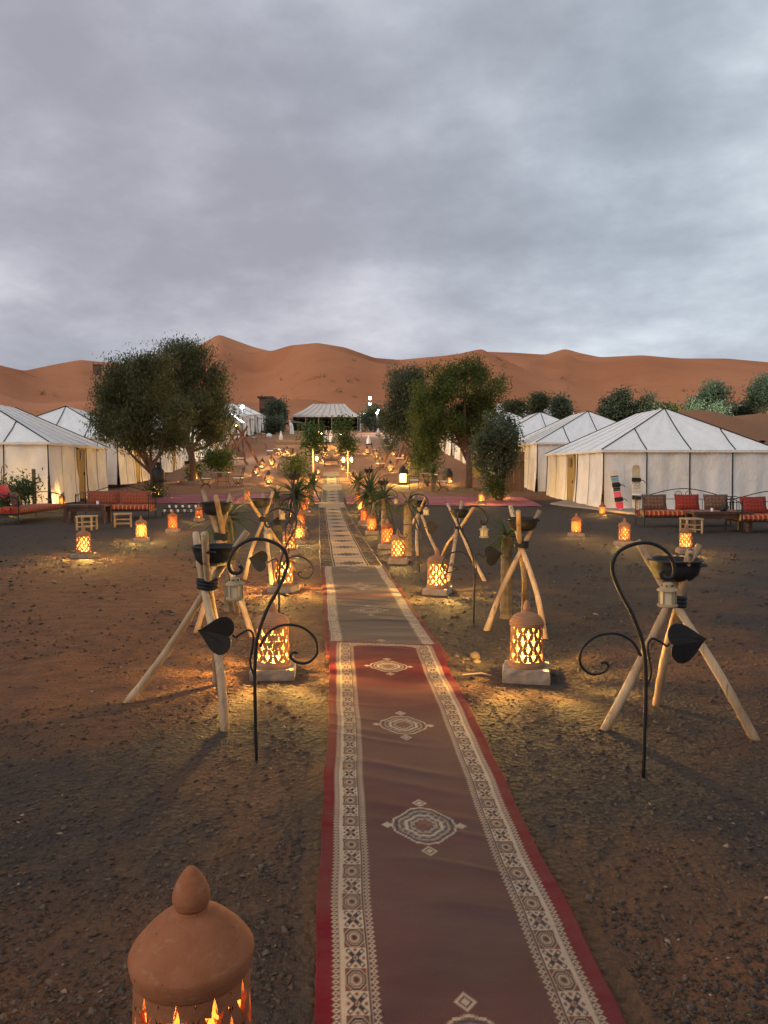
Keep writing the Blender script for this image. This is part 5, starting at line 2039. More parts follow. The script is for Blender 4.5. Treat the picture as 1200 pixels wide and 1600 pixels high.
# flood lamp that lights the bushes on the sand bank
fp = G(A(1103, 650, 84).x, 84)
t = thing('ground_flood', fp, 0, 'white flood lamp lighting the pale bushes on the sand bank', 'lamp')
MB().tube([(0, 0, -.1), (0, 0, 1.5)], .05, 6).build('pole', MAT['iron_bowl'], t)
MB().box((0, .0, 1.62), (.4, .16, .26)).build('housing', MAT['iron_bowl'], t)
MB().box((0, .09, 1.62), (.34, .02, .2)).build('lens', MAT['lamp_white'], t)
lamp_light(t, (0, .4, 1.7), 5200, (.95, 1, .88), 1.0, .1)

# added glowing tube in place of lamp light on the tent roof edge
pe0, pe1 = A(360, 645, 61.6), A(381, 661, 60.0)
t = thing('lit_roof_edge', pe0, 0, 'added glow standing for lamp light along a sloping tent edge past the trees', 'lamp')
MB().tube([(0, 0, 0), pe1 - pe0], .06, 6).build('tube', emit('roof_edge_glow', (.9, .97, 1), 9), t)
for f in (0, 1):
    MB().ball((pe1 - pe0) * f, .085, 8, 5).build('edge_end', MAT['white_paint'], t)

# ------------------------------------------------------------------ gourd lanterns of the middle distance
def gourd(label):
    t = thing('gourd_lantern', (0, 0, 0), 0, label, 'lantern', 'round pierced lanterns among the far seats')
    lattice(MB(), lambda z: .08 + .14 * math.sin(math.pi * min(max((z - .02) / .44, .05), .95)), .03, .40, 8, .06, .012, sc=.85).build('pierced_body', MAT['wood_dark'], t)
    MB().lathe([(.12, 0), (.14, 0), (.12, .04), (.001, .04)], 16, cap=False).build('foot', MAT['wood_dark'], t)
    c = MB().lathe([(.11, .39), (.12, .42), (.09, .50), (.04, .56), (.02, .60), (.001, .62)], 16, cap=False).build('cap', MAT['wood_dark'], t, smooth=True)
    MB().ball((0, 0, .12), .045, 8, 5).build('bulb', MAT['bulb_far'], t)
    lamp_light(t, (0, 0, .24), 520, (1, .58, .15), .2)
    return t


gd = None
for px, py, s, where in ((420, 757, 1.2, 'beside the light strip of sand left of the feathery palm'), (410, 733, 1.2, 'with amber glow, farther left of the feathery palm'), (425, 728, 1.2, 'right above the first one left of the feathery palm'), (448, 712, 1.3, 'standing on a stump before the white cone'),
                         (610, 737, 1.2, 'with black flower hole on the snowboard side'), (588, 716, 1.2, 'beside the feathery palm on the snowboard side'), (623, 718, 1.0, 'just under the log swing on the snowboard side'), (640, 722, 1.1, 'at the end of the log swing seat on the snowboard side'), (660, 739, 1.3, 'largest, at the foot of the big round tree'), (573, 709, 1.1, 'beyond the feathery palm on the snowboard side'),
                         (494, 753, .9, 'beside the far runner, daybed side'), (552, 755, 1.0, 'beside the far runner, snowboard side'), (487, 766, .9, 'behind the fifth tripod of the daybed side'), (304, 752, 1.0, 'at the foot of the second dark tree'), (543, 741, .8, 'below the post lantern of the snowboard side'), (702, 756, .8, 'behind the white seat below the round tree'), (626, 712, .8, 'hanging low under the log frame'),
                         *[(x, y, s, n + ' up the far edge of the path, daybed side') for n, x, y, s in (('first', 497, 741, .8), ('second', 505, 724, .9), ('third', 508, 712, 1.0), ('fourth', 509, 703, 1.0))],
                         *[(x, y, s, n + ' up the far edge of the path, snowboard side') for n, x, y, s in (('first', 536, 735, .8), ('second', 533, 722, .9), ('third', 531, 712, 1.0), ('fourth', 530, 705, 1.0))],
                         (463, 722, .9, 'among the chairs past the feathery palm, daybed side'), (436, 713, .9, 'under the table past the log swing frame'), (597, 727, .9, 'by the dark chair of the snowboard side'), (615, 712, .9, 'between the far table and the log swing'), (650, 729, .9, 'left of the largest lantern by the round tree'), (400, 742, 1.0, 'on the open sand beside the garden chairs')):
    lab = 'round pierced lantern ' + where
    p = P(px, py)
    if gd is None:
        gd = gourd(lab)
        gd.location, gd.scale = p, (s,) * 3
    else:
        dup(gd, p, random.uniform(0, 6), lab, s)

# tall arched black lantern
pl_ = P(630, 757)
t = thing('arched_lantern', pl_, .1, 'tall arched black lantern with lit glass standing on the sand', 'lantern')
MB().box((0, 0, .05), (.50, .50, .10)).build('foot', MAT['iron_bowl'], t)
for sx in (-1, 1):
    for sy in (-1, 1):
        MB().box((sx * .18, sy * .18, .32), (.035, .035, .46)).build('post', MAT['iron_bowl'], t)
MB().lathe([(.29, .54), (.27, .58), (.25, .70), (.20, .82), (.10, .90), (.03, .94), (.001, 1.0)], 16, cap=False).build('dome', MAT['iron_bowl'], t, smooth=True)
MB().box((0, .17, .32), (.33, .01, .44)).build('pane', MAT['pane'], t)
MB().ball((0, 0, .20), .05, 8, 5).build('bulb', MAT['bulb_far'], t)
lamp_light(t, (0, 0, .38), 520, (1, .58, .15), .2)

# post lanterns along the path
def post_lantern(px, py, top_py, label, two=False):
    p = P(px, py)
    h = A(px, top_py, p.y).z - p.z
    t = thing('post_lantern', p, 0, label, 'lantern', 'lanterns on posts along the far path')
    MB().tube([(0, 0, -.05), (0.02, 0, h * .6), (0, 0, h + .5)], [.035, .03, .025], 6).build('post', MAT['wood_pale'], t)
    for s in ((-1, 1) if two else (1,)):
        x = s * .22
        MB().tube(spline([(0, 0, h + .40), (x * .6, -.05, h + .46), (x, -.05, h + .33)], 4), .01, 5).build('bracket', MAT['iron'], t)
        l = MB().lathe([(.11, h - .24), (.13, h - .22), (.12, h - .2), (.001, h - .2)], 6, c=(x, -.05, 0), cap=False).build('tray', MAT['iron'], t)
        MB().lathe([(.12, h + .18), (.15, h + .19), (.10, h + .27), (.03, h + .32), (.001, h + .34)], 6, c=(x, -.05, 0), cap=False).build('cap', MAT['iron'], t)
        for k in range(6):
            a = k * math.pi / 3
            MB().tube([(x + .115 * math.cos(a), -.05 + .115 * math.sin(a), h - .2), (x + .115 * math.cos(a), -.05 + .115 * math.sin(a), h + .18)], .01, 4).build('bar', MAT['iron'], t)
        MB().ball((x, -.05, h - .02), .06, 8, 6, 1.8).build('flame', emit('post_flame', (1, .66, .25), 120) if 'post_flame' not in bpy.data.materials else bpy.data.materials['post_flame'], t)
    lamp_light(t, (0, -.30, h - .05), 420, (1, .58, .16), .2)
    return t


post_lantern(489, 750, 716, 'bright post lantern beside the far runner, daybed side')
post_lantern(543, 748, 718, 'post with two lit lanterns beside the far runner, snowboard side', True)
post_lantern(499, 697, 678, 'far post lantern before the white cones, daybed side')
post_lantern(530, 699, 679, 'far post lantern before the dining tent, snowboard side')
# ------------------------------------------------------------------ trees and plants
def leaf_cloud(lobes, n, size, aspect, droop, clump, mat, name, parent, origin, seed, shell=0.55, split=0):
    """Many single leaves in clumps through the lobes (world centre, radii)."""
    r = np.random.default_rng(seed)
    if split:                    # each lobe breaks up into smaller puffs
        sub = []
        for c, rr in lobes:
            for k in range(split):
                q = r.normal(size=3)
                q /= np.linalg.norm(q)
                f = r.uniform(.20, .44)
                sub.append((c + q * rr * r.uniform(.45, 1.0), rr * f))
        lobes = sub
    vol = np.array([l[1][0] * l[1][1] * l[1][2] for l in lobes])
    pick = r.choice(len(lobes), size=max(8, n // clump), p=vol / vol.sum())
    d = r.normal(size=(len(pick), 3))
    d /= np.linalg.norm(d, axis=1)[:, None]
    rad = shell + (1 - shell) * r.uniform(0, 1, len(pick)) ** .6
    rad *= np.where(r.uniform(0, 1, len(pick)) < .22, r.uniform(.1, .8, len(pick)), 1)
    rad *= 1 + .07 * r.normal(size=len(pick))
    C = np.array([l[0] for l in lobes])[pick]
    Rr = np.array([l[1] for l in lobes])[pick]
    cc = C + d * Rr * rad[:, None]
    cr = size * r.uniform(1.6, 4.2, len(pick))
    own = np.repeat(np.arange(len(pick)), clump)
    off = np.clip(r.normal(size=(len(own), 3)) * .55, -.8, .8)
    off[:, 2] -= droop * .35 * r.uniform(0, 2, len(own))
    p = cc[own] + off * cr[own][:, None]
    m_ = len(p)
    ax = r.normal(size=(m_, 3))
    ax[:, 2] = ax[:, 2] * (1 - droop * .6) - droop * 1.8
    ax /= np.linalg.norm(ax, axis=1)[:, None]
    nt_ = d[own] + np.array([0, 0, .45]) + r.normal(size=(m_, 3)) * .55
    sd = np.cross(nt_, ax)
    sd /= np.linalg.norm(sd, axis=1)[:, None]
    ln = size * r.uniform(.6, 1.35, m_)[:, None]
    wd = ln * aspect
    bend = np.cross(ax, sd) * ln * r.uniform(-.12, .12, m_)[:, None]
    V = np.stack([p - ax * ln * .5, p + sd * wd * .5 + bend, p + ax * ln * .5, p - sd * wd * .5 + bend], 1) - np.array(origin)
    F = np.arange(m_ * 4).reshape(-1, 4)
    return np_mesh(name, V.reshape(-1, 3), F, mat, parent)


def lobes_px(lob, y, dscale=1.0):
    out = []
    for q in lob:
        px, py, rx, ry = q[:4]
        dy = q[4] if len(q) > 4 else 0.0
        yy = y + dy
        c = A(px, py, yy)
        s = yy / 1200
        out.append((np.array(c), np.array([rx * s, rx * s * dscale, ry * s])))
    return out


def tree(name, px, py, lob, label, mat, n, size, aspect, droop, fork, seed, trunk_r=.14, group='trees in the camp', twigs=True, clump=9):
    base = P(px, py)
    t = thing(name, base, 0, label, 'tree', group)
    L = lobes_px(lob, base.y)
    rnd = random.Random(seed)
    f = Vector((rnd.uniform(-.1, .1), 0, fork))
    mb = MB()
    mb.tube(spline([(0, 0, -.1), (f.x * .3 + .04, 0, fork * .45), f], 5), [trunk_r * (1.25 - .45 * k / 10) for k in range(11)], 9)
    tr = mb.build('trunk', MAT['bark'], t, smooth=True)
    for i, (c, r_) in enumerate(L):
        c = Vector(c) - base
        s0 = f + Vector((rnd.uniform(-.03, .03), rnd.uniform(-.03, .03), rnd.uniform(-fork * .35, 0)))
        mid = s0.lerp(c, .5) + Vector((rnd.uniform(-.3, .3), rnd.uniform(-.3, .3), -.15 * (c - s0).length * .3))
        pts = spline([s0, mid, c + Vector((0, 0, r_[2] * .2))], 6)
        MB().tube(pts, [trunk_r * .62 * (1 - .8 * k / 12) for k in range(13)], 7).build('limb', MAT['bark'], tr, smooth=True)
        if twigs:
            mbt = MB()
            for k in range(6):
                st = pts[6 + k]
                d = Vector((rnd.uniform(-1, 1) * r_[0], rnd.uniform(-1, 1) * r_[1], rnd.uniform(-.3, .9) * r_[2])) * .85
                mbt.tube([st, st + d * .5 + Vector((0, 0, .1)), st + d], [trunk_r * .16, trunk_r * .1, trunk_r * .04], 5)
            mbt.build('twigs', MAT['bark'], tr)['kind'] = 'stuff'
    leaf_cloud(L, n, size, aspect, droop, clump, mat, 'crown', t, base, seed, .4, 16)
    return t


tree('eucalyptus_tree', 238, 778, [(187, 612, 36, 42), (236, 590, 42, 40), (202, 652, 48, 40), (258, 655, 46, 42), (172, 645, 26, 36), (200, 562, 20, 9), (180, 580, 20, 16), (212, 684, 28, 14), (262, 684, 20, 14)],
     'dark drooping tree over the second tent, glowing urn at its forked trunk', MAT['euc'], 38000, .155, .26, .75, 1.5, 11, .11, clump=16)
tree('eucalyptus_tree', 300, 756, [(278, 575, 44, 36), (322, 592, 38, 42), (338, 640, 30, 44), (300, 640, 46, 48), (290, 548, 34, 15), (347, 678, 16, 24), (318, 682, 22, 18), (255, 553, 16, 12), (270, 620, 40, 40)],
     'taller dark drooping tree behind the first one, round planter at its foot', MAT['euc'], 38000, .175, .26, .75, 2.0, 12, .15, clump=16)
tree('round_tree', 732, 764, [(684, 602, 44, 36), (750, 598, 42, 36), (716, 650, 66, 42), (684, 680, 36, 30), (757, 640, 26, 36), (728, 577, 36, 20), (700, 640, 44, 40), (735, 672, 40, 26)],
     'big round dark green tree in the middle of the camp', MAT['tree_green'], 48000, .12, .40, .3, 1.9, 13, .15, clump=18)
tree('grey_green_tree', 652, 742, [(630, 612, 34, 34), (618, 652, 28, 34), (646, 655, 32, 44), (640, 584, 20, 12), (662, 690, 22, 24), (612, 682, 18, 24)],
     'grey green tree partly behind the big round tree', MAT['tree_blue'], 30000, .15, .32, .5, 2.0, 14, .12, clump=16)
tree('small_leafy_tree', 783, 781, [(775, 692, 36, 34), (768, 728, 26, 18), (797, 694, 16, 22), (783, 660, 20, 18), (756, 705, 18, 26), (790, 722, 18, 16)],
     'small leafy tree before the wooden door wall, lantern at its foot', MAT['tree_blue'], 13000, .12, .45, .2, 1.0, 15, .07, clump=14)


def far_tree(px, y, py, rx, ry, label, mat, n, size, seed, lob=None):
    c = A(px, py, y)
    g = G(c.x, y)
    t = thing('far_tree', g, 0, label, 'tree', 'trees and bushes far behind the tents')
    s = y / 1200
    rnd = random.Random(seed)
    L = []
    for k in range(5):
        L.append((np.array(c) + np.array([rnd.uniform(-.5, .5) * rx * s, rnd.uniform(-.4, .4) * rx * s, rnd.uniform(-.45, .35) * ry * s]), np.array([rx * s * .62, rx * s * .6, ry * s * .62])))
    MB().tube([(0, 0, -.2), (0.1, 0, (c.z - g.z) * .5), (c - g)], [.2, .15, .05], 6).build('trunk', MAT['bark'], t)
    leaf_cloud(L, int(n * 1.6), size * .72, .42, .3, 10, mat, 'crown', t, g, seed, .4, 4)
    return t


far_tree(963, 92, 640, 30, 30, 'dark rounded tree cluster above the roof of the snowboard tent', MAT['tree_blue'], 5200, .5, 21)
far_tree(1004, 90, 640, 16, 26, 'narrow dark tree beside the rounded tree cluster above the tent ridge', MAT['tree_blue'], 2600, .5, 22)
far_tree(1046, 92, 648, 18, 20, 'low green bush beside the pale hut above the tent ridge', MAT['bush'], 2600, .5, 23)
far_tree(1112, 96, 622, 25, 32, 'tall pale green tree above the sand bank', MAT['far_green'], 5200, .5, 24)
far_tree(1087, 92, 642, 13, 15, 'bright lit bush at the foot of the tall pale green tree', MAT['far_green'], 1700, .45, 25)
far_tree(1120, 91, 645, 12, 13, 'small bright lit bush next to the first, on the sand bank', MAT['far_green'], 1500, .45, 26)
far_tree(1192, 98, 620, 20, 30, 'pale green tree cut by the picture edge above the sand bank', MAT['far_green'], 3600, .5, 27)
far_tree(1160, 100, 642, 16, 18, 'dark low tree between the two pale green trees', MAT['tree_blue'], 2200, .5, 28)
far_tree(840, 84, 628, 11, 16, 'small dark tree between two rounded white tent tops', MAT['euc'], 2200, .42, 29)
far_tree(878, 82, 638, 15, 17, 'small dark round bush in front of a broad white tent top', MAT['tree_blue'], 2600, .42, 30)
far_tree(806, 80, 640, 14, 14, 'dark bush beside the big round tree, before the far tents', MAT['euc'], 2200, .42, 32)
far_tree(433, 116, 642, 9, 25, 'dark bushes at the end of the tent row', MAT['tree_blue'], 4200, .6, 31)
far_tree(428, 98, 672, 7, 13, 'low dark hedge along the last tents of the row', MAT['tree_blue'], 3600, .5, 33)
far_tree(585, 108, 652, 14, 18, 'dark tree by the pole with two white lamps', MAT['tree_blue'], 3200, .5, 34)


def bush(px, py, y_off, lob, label, mat, n, size, aspect, droop, seed, cat='bush', clump=8):
    base = P(px, py)
    t = thing('feathery_bush', base, 0, label, cat, 'bushes and palms along the path')
    L = lobes_px(lob, base.y)
    rnd = random.Random(seed)
    mb = MB()
    for k in range(7):
        c = Vector(L[k % len(L)][0]) - base
        mb.tube(spline([(rnd.uniform(-.1, .1), rnd.uniform(-.1, .1), -.05), c * .5 + Vector((rnd.uniform(-.2, .2), 0, 0)), c + Vector((rnd.uniform(-.4, .4), rnd.uniform(-.3, .3), .2))], 4), .02, 5)
    mb.build('stems', MAT['bark'], t)['kind'] = 'stuff'
    leaf_cloud(L, n, size, aspect, droop, clump, mat, 'foliage', t, base, seed, .2)
    return t


bush(492, 716, 0, [(489, 676, 8, 11), (496, 692, 7, 10), (484, 692, 6, 9)], 'tall leafy bush before the wide open tent, daybed side of the path', MAT['bush'], 1700, .3, .3, .2, 43)
bush(532, 712, 0, [(534, 668, 7, 11), (541, 692, 9, 9)], 'tall leafy bush before the wide open tent, snowboard side of the path', MAT['bush'], 1500, .3, .3, .2, 44)
bush(468, 745, 0, [(466, 726, 12, 9), (452, 730, 10, 8)], 'low bush among the far lanterns behind the wide feathery palm, daybed side', MAT['bush'], 1500, .22, .2, .1, 52)
bush(346, 745, 0, [(345, 718, 14, 9), (332, 716, 10, 8)], 'small leafy plant lit white behind the garden table', MAT['bush'], 2400, .2, .3, .1, 45)
bush(304, 750, 0, [(303, 736, 9, 10)], 'little plant in the round planter at the second dark tree', MAT['bush'], 900, .16, .3, .1, 46)
bush(243, 778, 0, [(242, 768, 9, 7)], 'low dark plant at the foot of the glowing urn', MAT['bush'], 900, .14, .3, .1, 47)
bush(783, 782, 0, [(770, 755, 8, 16), (776, 765, 8, 10)], 'slim upright plant beside the small leafy tree', MAT['bush'], 1500, .16, .2, .1, 48)
bush(5, 806, 0, [(2, 775, 10, 16), (10, 785, 6, 8)], 'lit green plant at the picture edge behind the angled daybed', MAT['bush'], 900, .16, .25, .1, 49)
bush(38, 800, 0, [(36, 764, 13, 9)], 'green plant behind the dark cushions of the angled daybed', MAT['bush'], 900, .16, .25, .1, 50)
bush(668, 760, 0, [(662, 715, 12, 22)], 'tall grassy plant at the trunk of the big round tree', MAT['bush'], 2000, .28, .12, -.4, 51)


def yucca(px, py, top_py, nb, blade, label, seed, tr=.05, spread=1.0):
    p = P(px, py)
    h = max(A(px, top_py, p.y).z - p.z, .08)
    t = thing('small_palm', p, 0, label, 'palm', 'bushes and palms along the path')
    rnd = random.Random(seed)
    if h > .15:
        pts = spline([(0, 0, -.05), (rnd.uniform(-.03, .03), 0, h * .5), (0, 0, h)], 10)
        MB().tube(pts, [tr * (1.15 - .2 * k / 20) * (1 + .12 * (k % 2)) for k in range(21)], 9).build('trunk', MAT['palm_trunk'], t)
    # each blade a leaf of its own
    for k in range(nb):
        a = rnd.uniform(0, 2 * math.pi)
        el = rnd.uniform(-.5, 1.35)
        L = blade * rnd.uniform(.7, 1.15)
        out = Vector((math.cos(a), math.sin(a), 0))
        s = Vector((-math.sin(a), math.cos(a), 0))
        vs, fs = [], []
        m_ = 5
        for i in range(m_ + 1):
            f = i / m_
            e = el - .9 * f * f * spread
            pos = Vector((0, 0, h - .02)) + out * L * f * math.cos(el - .45 * f * spread) + Vector((0, 0, 1)) * L * f * math.sin(el - .5 * f * spread)
            w = blade * .045 * (1 - f) ** .6 * (.5 + min(1, f * 4) * .5) + .001
            vs += [pos - s * w, pos + Vector((0, 0, -w * .5)), pos + s * w]
        for i in range(m_):
            for j in range(2):
                fs.append((i * 3 + j, i * 3 + j + 1, (i + 1) * 3 + j + 1, (i + 1) * 3 + j))
        MB().add(vs, fs).build('leaf', MAT['blade'], t)
    return t


yucca(462, 806, 772, 70, .95, 'wide feathery palm beside the far runner on the daybed side', 41, .08, .75)
yucca(487, 790, 757, 44, .8, 'slimmer feathery palm nearest the far runner on the daybed side', 71, .07, .6)
yucca(578, 808, 770, 70, .9, 'wide feathery palm beside the far runner on the snowboard side', 42, .08, .75)
yucca(560, 786, 752, 44, .75, 'slimmer feathery palm nearest the far runner on the snowboard side', 72, .07, .6)
yucca(791, 966, 836, 44, .34, 'small fan palm with stringy trunk behind the second tripod of the snowboard side', 61, .055)
yucca(357, 955, 806, 36, .42, 'small fan palm between the poles of the second tripod, daybed side', 62, .05)
yucca(600, 836, 778, 46, .62, 'spiky palm behind the clay lanterns, nearest the runner on the snowboard side', 63, .06)
yucca(637, 868, 786, 30, .42, 'pale trunked yucca beside the fourth tripod of the snowboard side', 64, .07)
yucca(432, 815, 772, 34, .6, 'spiky palm under the wide feathery palm of the daybed side', 65, .06)
yucca(585, 822, 784, 30, .55, 'spiky palm in the shade of the feathery palm, snowboard side', 66, .05)
yucca(548, 712, 700, 24, .8, 'dark spiky palm beside the far post lantern', 67, .07)
yucca(676, 768, 740, 26, .9, 'tall grassy agave in a black pot by the round tree', 68, .08, .3)

# round planter rim under the second dark tree
pp = P(303, 757)
o = MB().lathe([(.75, -.1), (.82, -.1), (.82, .16), (.70, .16), (.68, .05), (.001, .05)], 22, cap=False).build('planter', MAT['stone'], smooth=False)
o.location = G(pp.x, pp.y + .4)
tag(o, 'low round stone planter rim around the second dark tree', 'planter')
pp = P(733, 766)
o = MB().lathe([(.70, -.1), (.80, -.1), (.78, .09), (.68, .09), (.66, .03), (.001, .03)], 22, cap=False).build('planter', MAT['palm_trunk'], smooth=False)
o.location = G(pp.x, pp.y + .3)
tag(o, 'low earth ring around the trunk of the big round tree', 'planter')

# tiny shrubs on the dunes
k = 0
sh = None
for px, py, w in ((497, 590, 6), (508, 589, 5), (558, 595, 5), (530, 613, 7), (554, 621, 6), (440, 594, 4), (518, 597, 5), (545, 597, 5), (553, 564, 4), (880, 593, 6), (787, 574, 6), (1020, 622, 6), (1068, 612, 5), (1180, 596, 5), (66, 617, 7), (86, 620, 5), (1198, 590, 5), (780, 562, 5)):
    p = dune_point(px, py)
    if p is None: continue
    s = w * p.y / 1200
    t = thing('desert_shrub', p, 0, 'tiny dark shrub dotted on the slope of the dunes', 'shrub', 'shrubs on the dunes')
    leaf_cloud([(np.array(p) + np.array([0, 0, s * .3]), np.array([s * .5, s * .5, s * .3]))], 70, s * .35, .4, 0, 5, MAT['euc'], 'foliage', t, p, px, .2)

# ------------------------------------------------------------------ things at the far end
def white_cone(px, py, label, h=.75):
    p = P(px, py)
    t = thing('white_marker', p, 0, label, 'marker', 'white painted markers along the far paths')
    MB().lathe([(.34, -.05), (.34, .08), (.20, .10), (.001, .10)], 12, cap=False).build('base', MAT['iron_bowl'], t)
    MB().lathe([(.20, .09), (.21, .3 * h), (.18, .55 * h), (.10, .75 * h), (.06, .85 * h), (.07, .92 * h), (.001, h)], 12, cap=False).build('cone', MAT['white_paint'], t, smooth=True)


for px, py, lab, h in ((576, 695, 'white cone on a dark base before the far slatted chairs', .95), (582, 674, 'white cone second from the flat awning', .9), (591, 681, 'white cone third from the flat awning', .9), (601, 688, 'white cone fourth from the flat awning', .9), (609, 694, 'white cone nearest the grey green tree', .95), (574, 668, 'white cone nearest the flat awning', .8),
                       (439, 690, 'white bell shaped cone beside the sand steps', 1.1), (482, 690, 'white cone by the leafy bush at the bottom of the sand steps', 1.1), (510, 692, 'tall white cone in front of the wide open tent, first of two', 1.3), (517, 692, 'tall white cone in front of the wide open tent, second of two', 1.3)):
    white_cone(px, py, lab, h)

# white stones edging the steps
for i, (px, py) in enumerate(((420, 683), (424, 678), (427, 674.5), (429, 672))):
    p = P(px, py)
    mb = MB().lathe([(.25, -.1), (.34, .1), (.28, .32), (.12, .42), (.01, .45)], 9)
    mb.v = [(x * random.uniform(.85, 1.15), y * random.uniform(.8, 1.1), z) for x, y, z in mb.v]
    o = mb.build('white_stone', MAT['white_paint'], loc=p)
    tag(o, ['nearest', 'second', 'third', 'farthest'][i] + ' white painted stone edging the sand steps by the last tents', 'stone', 'white stones edging the steps')

# timber edged sand steps
t = None
ys = [62, 70, 78, 87, 97]
pc = Vector((A(452, 690, 70).x, 70, 0))
t = thing('sand_steps', G(pc.x, 62), 0, 'low timber edged sand steps climbing beside the last tents', 'steps')
for y in ys:
    x0, x1 = A(431, 690, y).x, A(480, 690, y).x
    g = G((x0 + x1) / 2, y) - t.location
    MB().box((g.x, g.y, g.z + .08), (x1 - x0, .18, .30)).build('step_edge', MAT['wood_light'], t)

# person in a white hooded robe
p = P(457, 683)
y = 96.0
q = A(456, 680, y)
p = G(q.x, y)
mb = MB()
H = 1.68
secs = [(0.0, .26, 0), (.06, .28, 0), (.35, .25, .0), (.75, .22, -.01), (.95, .215, -.03), (1.15, .225, -.08), (1.30, .23, -.13), (1.40, .17, -.17), (1.46, .105, -.19), (1.52, .115, -.21), (1.60, .12, -.22), (1.68, .085, -.22), (1.73, .03, -.21)]
vs, fs = [], []
N = 14
for z, r_, dx in secs:
    for j in range(N):
        a = 2 * math.pi * j / N
        vs.append((dx + r_ * math.cos(a), r_ * .72 * math.sin(a), z))
for i in range(len(secs) - 1):
    for j in range(N):
        k_ = (j + 1) % N
        fs.append((i * N + j, i * N + k_, (i + 1) * N + k_, (i + 1) * N + j))
fs += [tuple(range(N - 1, -1, -1)), tuple((len(secs) - 1) * N + j for j in range(N))]
mb.add(vs, fs)
pe = thing('person', p, .2, 'person in a long white hooded robe stooping on the sand steps', 'person')
mb.build('robe', MAT['white_paint'], pe, smooth=True)
skin = basic('skin', (.20, .10, .06), None, 5, .6, var=0)
MB().ball((-.23, -.055, 1.56), .07, 10, 8, 1.3).build('face', skin, pe, smooth=True)
for s in (-1, 1):
    MB().tube(spline([(-.12, s * .15, 1.34), (-.16, s * .20, 1.10), (-.26, s * .14, .90)], 4), [.075, .07, .065, .06, .06, .055, .055, .05, .05], 8).build('sleeve', MAT['white_paint'], pe, smooth=True)
    MB().ball((-.29, s * .13, .86), .045, 8, 6, 1.4).build('hand', skin, pe, smooth=True)

# dark flat parasol behind the person
q = A(458, 658, 104)
g = G(q.x, 104)
t = thing('parasol', g, 0, 'dark flat parasol shading the top of the sand steps', 'parasol')
hh = q.z - g.z
MB().lathe([(1.9, hh - .35), (1.0, hh - .08), (.05, hh + .05), (.04, hh - .02), (1.0, hh - .14), (1.88, hh - .38)], 16, cap=False).build('canopy', basic('dark_canopy', (.05, .04, .03), (.08, .06, .045), 3), t)
MB().tube([(0, 0, -.1), (0, 0, hh)], .05, 6).build('pole', MAT['wood_dark'], t)

# flat roofed dark hut at the foot of the dunes
def hut(px0, px1, top, y, h, mat, label, roof):
    a, b_ = A(px0, top, y), A(px1, top, y)
    g = G((a.x + b_.x) / 2, y)
    t = thing('small_hut', g, 0, label, 'hut', 'small huts at the foot of the dunes')
    w = b_.x - a.x
    hh = a.z - g.z
    MB().box((0, 2, hh / 2 - .3), (w, 4, hh + .4)).build('wall', mat, t)
    MB().box((0, 2, hh + .05), (w + .6, 4.6, .25)).build('roof', roof, t)
    MB().box((w * .2, -.03, 1.0), (.9, .08, 2.0)).build('door', MAT['wood_dark'], t)
    MB().box((-w * .2, -.03, hh * .6), (.9, .08, .7)).build('window', MAT['iron_bowl'], t)


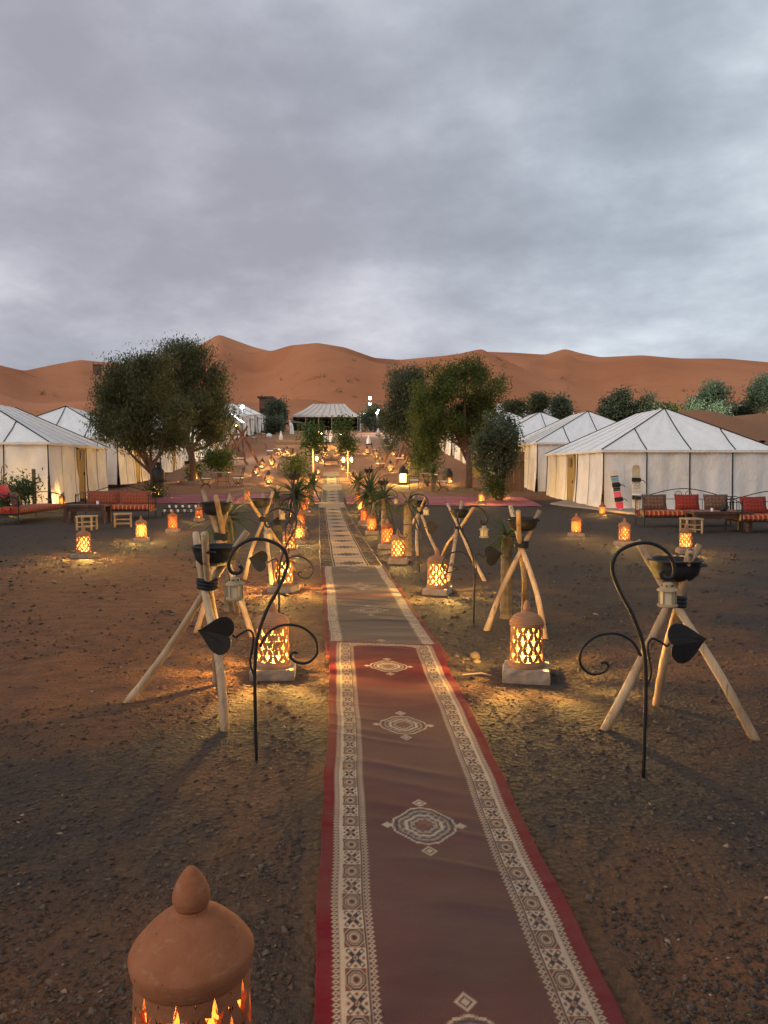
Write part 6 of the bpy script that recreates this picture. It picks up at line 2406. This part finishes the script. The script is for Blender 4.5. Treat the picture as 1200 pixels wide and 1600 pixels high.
mud = basic('mud_wall', (.12, .06, .04), (.17, .09, .06), 2, .95)
hut(405, 424, 621, 130, 3, mud, 'dark flat roofed hut behind the last tents, at the foot of the dunes', MAT['wood_dark'])
hut(1032, 1053, 640, 98, 3, MAT['white_paint'], 'pale hut just above the ridge of the snowboard tent', MAT['white_paint'])
hut(1159, 1176, 634, 99, 3, basic('blue_grey_wall', (.10, .13, .20), (.13, .17, .25), 2, .8), 'blue grey hut with white roof between the pale green trees', MAT['white_paint'])
hut(988, 1018, 640, 108, 3, basic('grey_shed', (.20, .20, .21), (.28, .28, .29), 2, .8), 'low grey shed behind the ridge of the snowboard tent', MAT['white_paint'])
q = dune_point(152, 585)
if q is not None:
    s = q.y / 1200
    t = thing('small_hut', q, 0, 'small dark hut high on the dune beside the drooping tree', 'hut', 'small huts at the foot of the dunes')
    MB().box((0, 0, 7 * s), (11 * s, 6 * s, 16 * s)).build('wall', mud, t)
    MB().box((0, 0, 15.4 * s), (12.5 * s, 7 * s, 1.2 * s)).build('roof', MAT['wood_dark'], t)
    MB().box((2 * s, -3.05 * s, 4 * s), (3 * s, .3 * s, 7 * s)).build('door', MAT['wood_dark'], t)

# plain post at the picture edge and a tall thin hook post behind the angled daybed
p = A(1190, 690, 32.0)
p.z -= 3.0
tag(MB().box((p.x, p.y, p.z + 1.5), (.16, .16, 3.1)).bar((p.x - .14, p.y, p.z + 3.0), (p.x + .14, p.y, p.z + 3.0), .16, .06).build('dark_post', MAT['wood_dark']), 'dark wooden post at the end of the snowboard tent', 'post')
p = P(54, 800)
o = MB().tube([(0, 0, -.05), (0.01, 0, .7), (0, 0, 1.42)], [.07, .065, .06], 8).build('wooden_post', MAT['palm_trunk'], loc=p)
tag(o, 'short thick post behind the pinkish red cushion', 'post')
o = MB().tube(spline([(0, 0, -.05), (0, 0, 1.2), (.02, 0, 1.5), (.12, 0, 1.6), (.2, 0, 1.5)], 5), .018, 6).build('crook', MAT['wood_pale'], loc=P(4, 806))
tag(o, 'thin bent crook beside the lit plant at the picture edge', 'hook')

# black pots
p = P(697, 757)
o = MB().lathe([(.2, 0), (.3, .25), (.28, .5), (.18, .62), (.2, .68), (.15, .68), (.14, .5), (.001, .4)], 16, cap=False).build('black_pot', MAT['iron_bowl'], smooth=True, loc=P(699, 752))
tag(o, 'big black pot by the trunk of the round tree', 'pot')

# tables and folk seats under the dining tent
rows = [(-3.4, 2.0), (-.4, 2.4), (2.6, 2.0), (-2, 4.6), (1.6, 4.6)]
for i, (dx, dy) in enumerate(rows):
    x, y = (cl.x + crr.x) / 2 + dx, DY + dy
    t = thing('dining_table', (x, y, base_z), 0, ['first', 'second', 'third', 'fourth', 'fifth'][i] + ' dark table in the shade of the wide open tent', 'table', 'tables under the dining tent')
    MB().box((0, 0, .75), (1.8, .9, .08)).build('table_top', MAT['wood_dark'], t)
    for sx in (-1, 1):
        for sy in (-1, 1):
            MB().box((sx * .8, sy * .38, .36), (.09, .09, .72)).build('leg', MAT['wood_dark'], t)
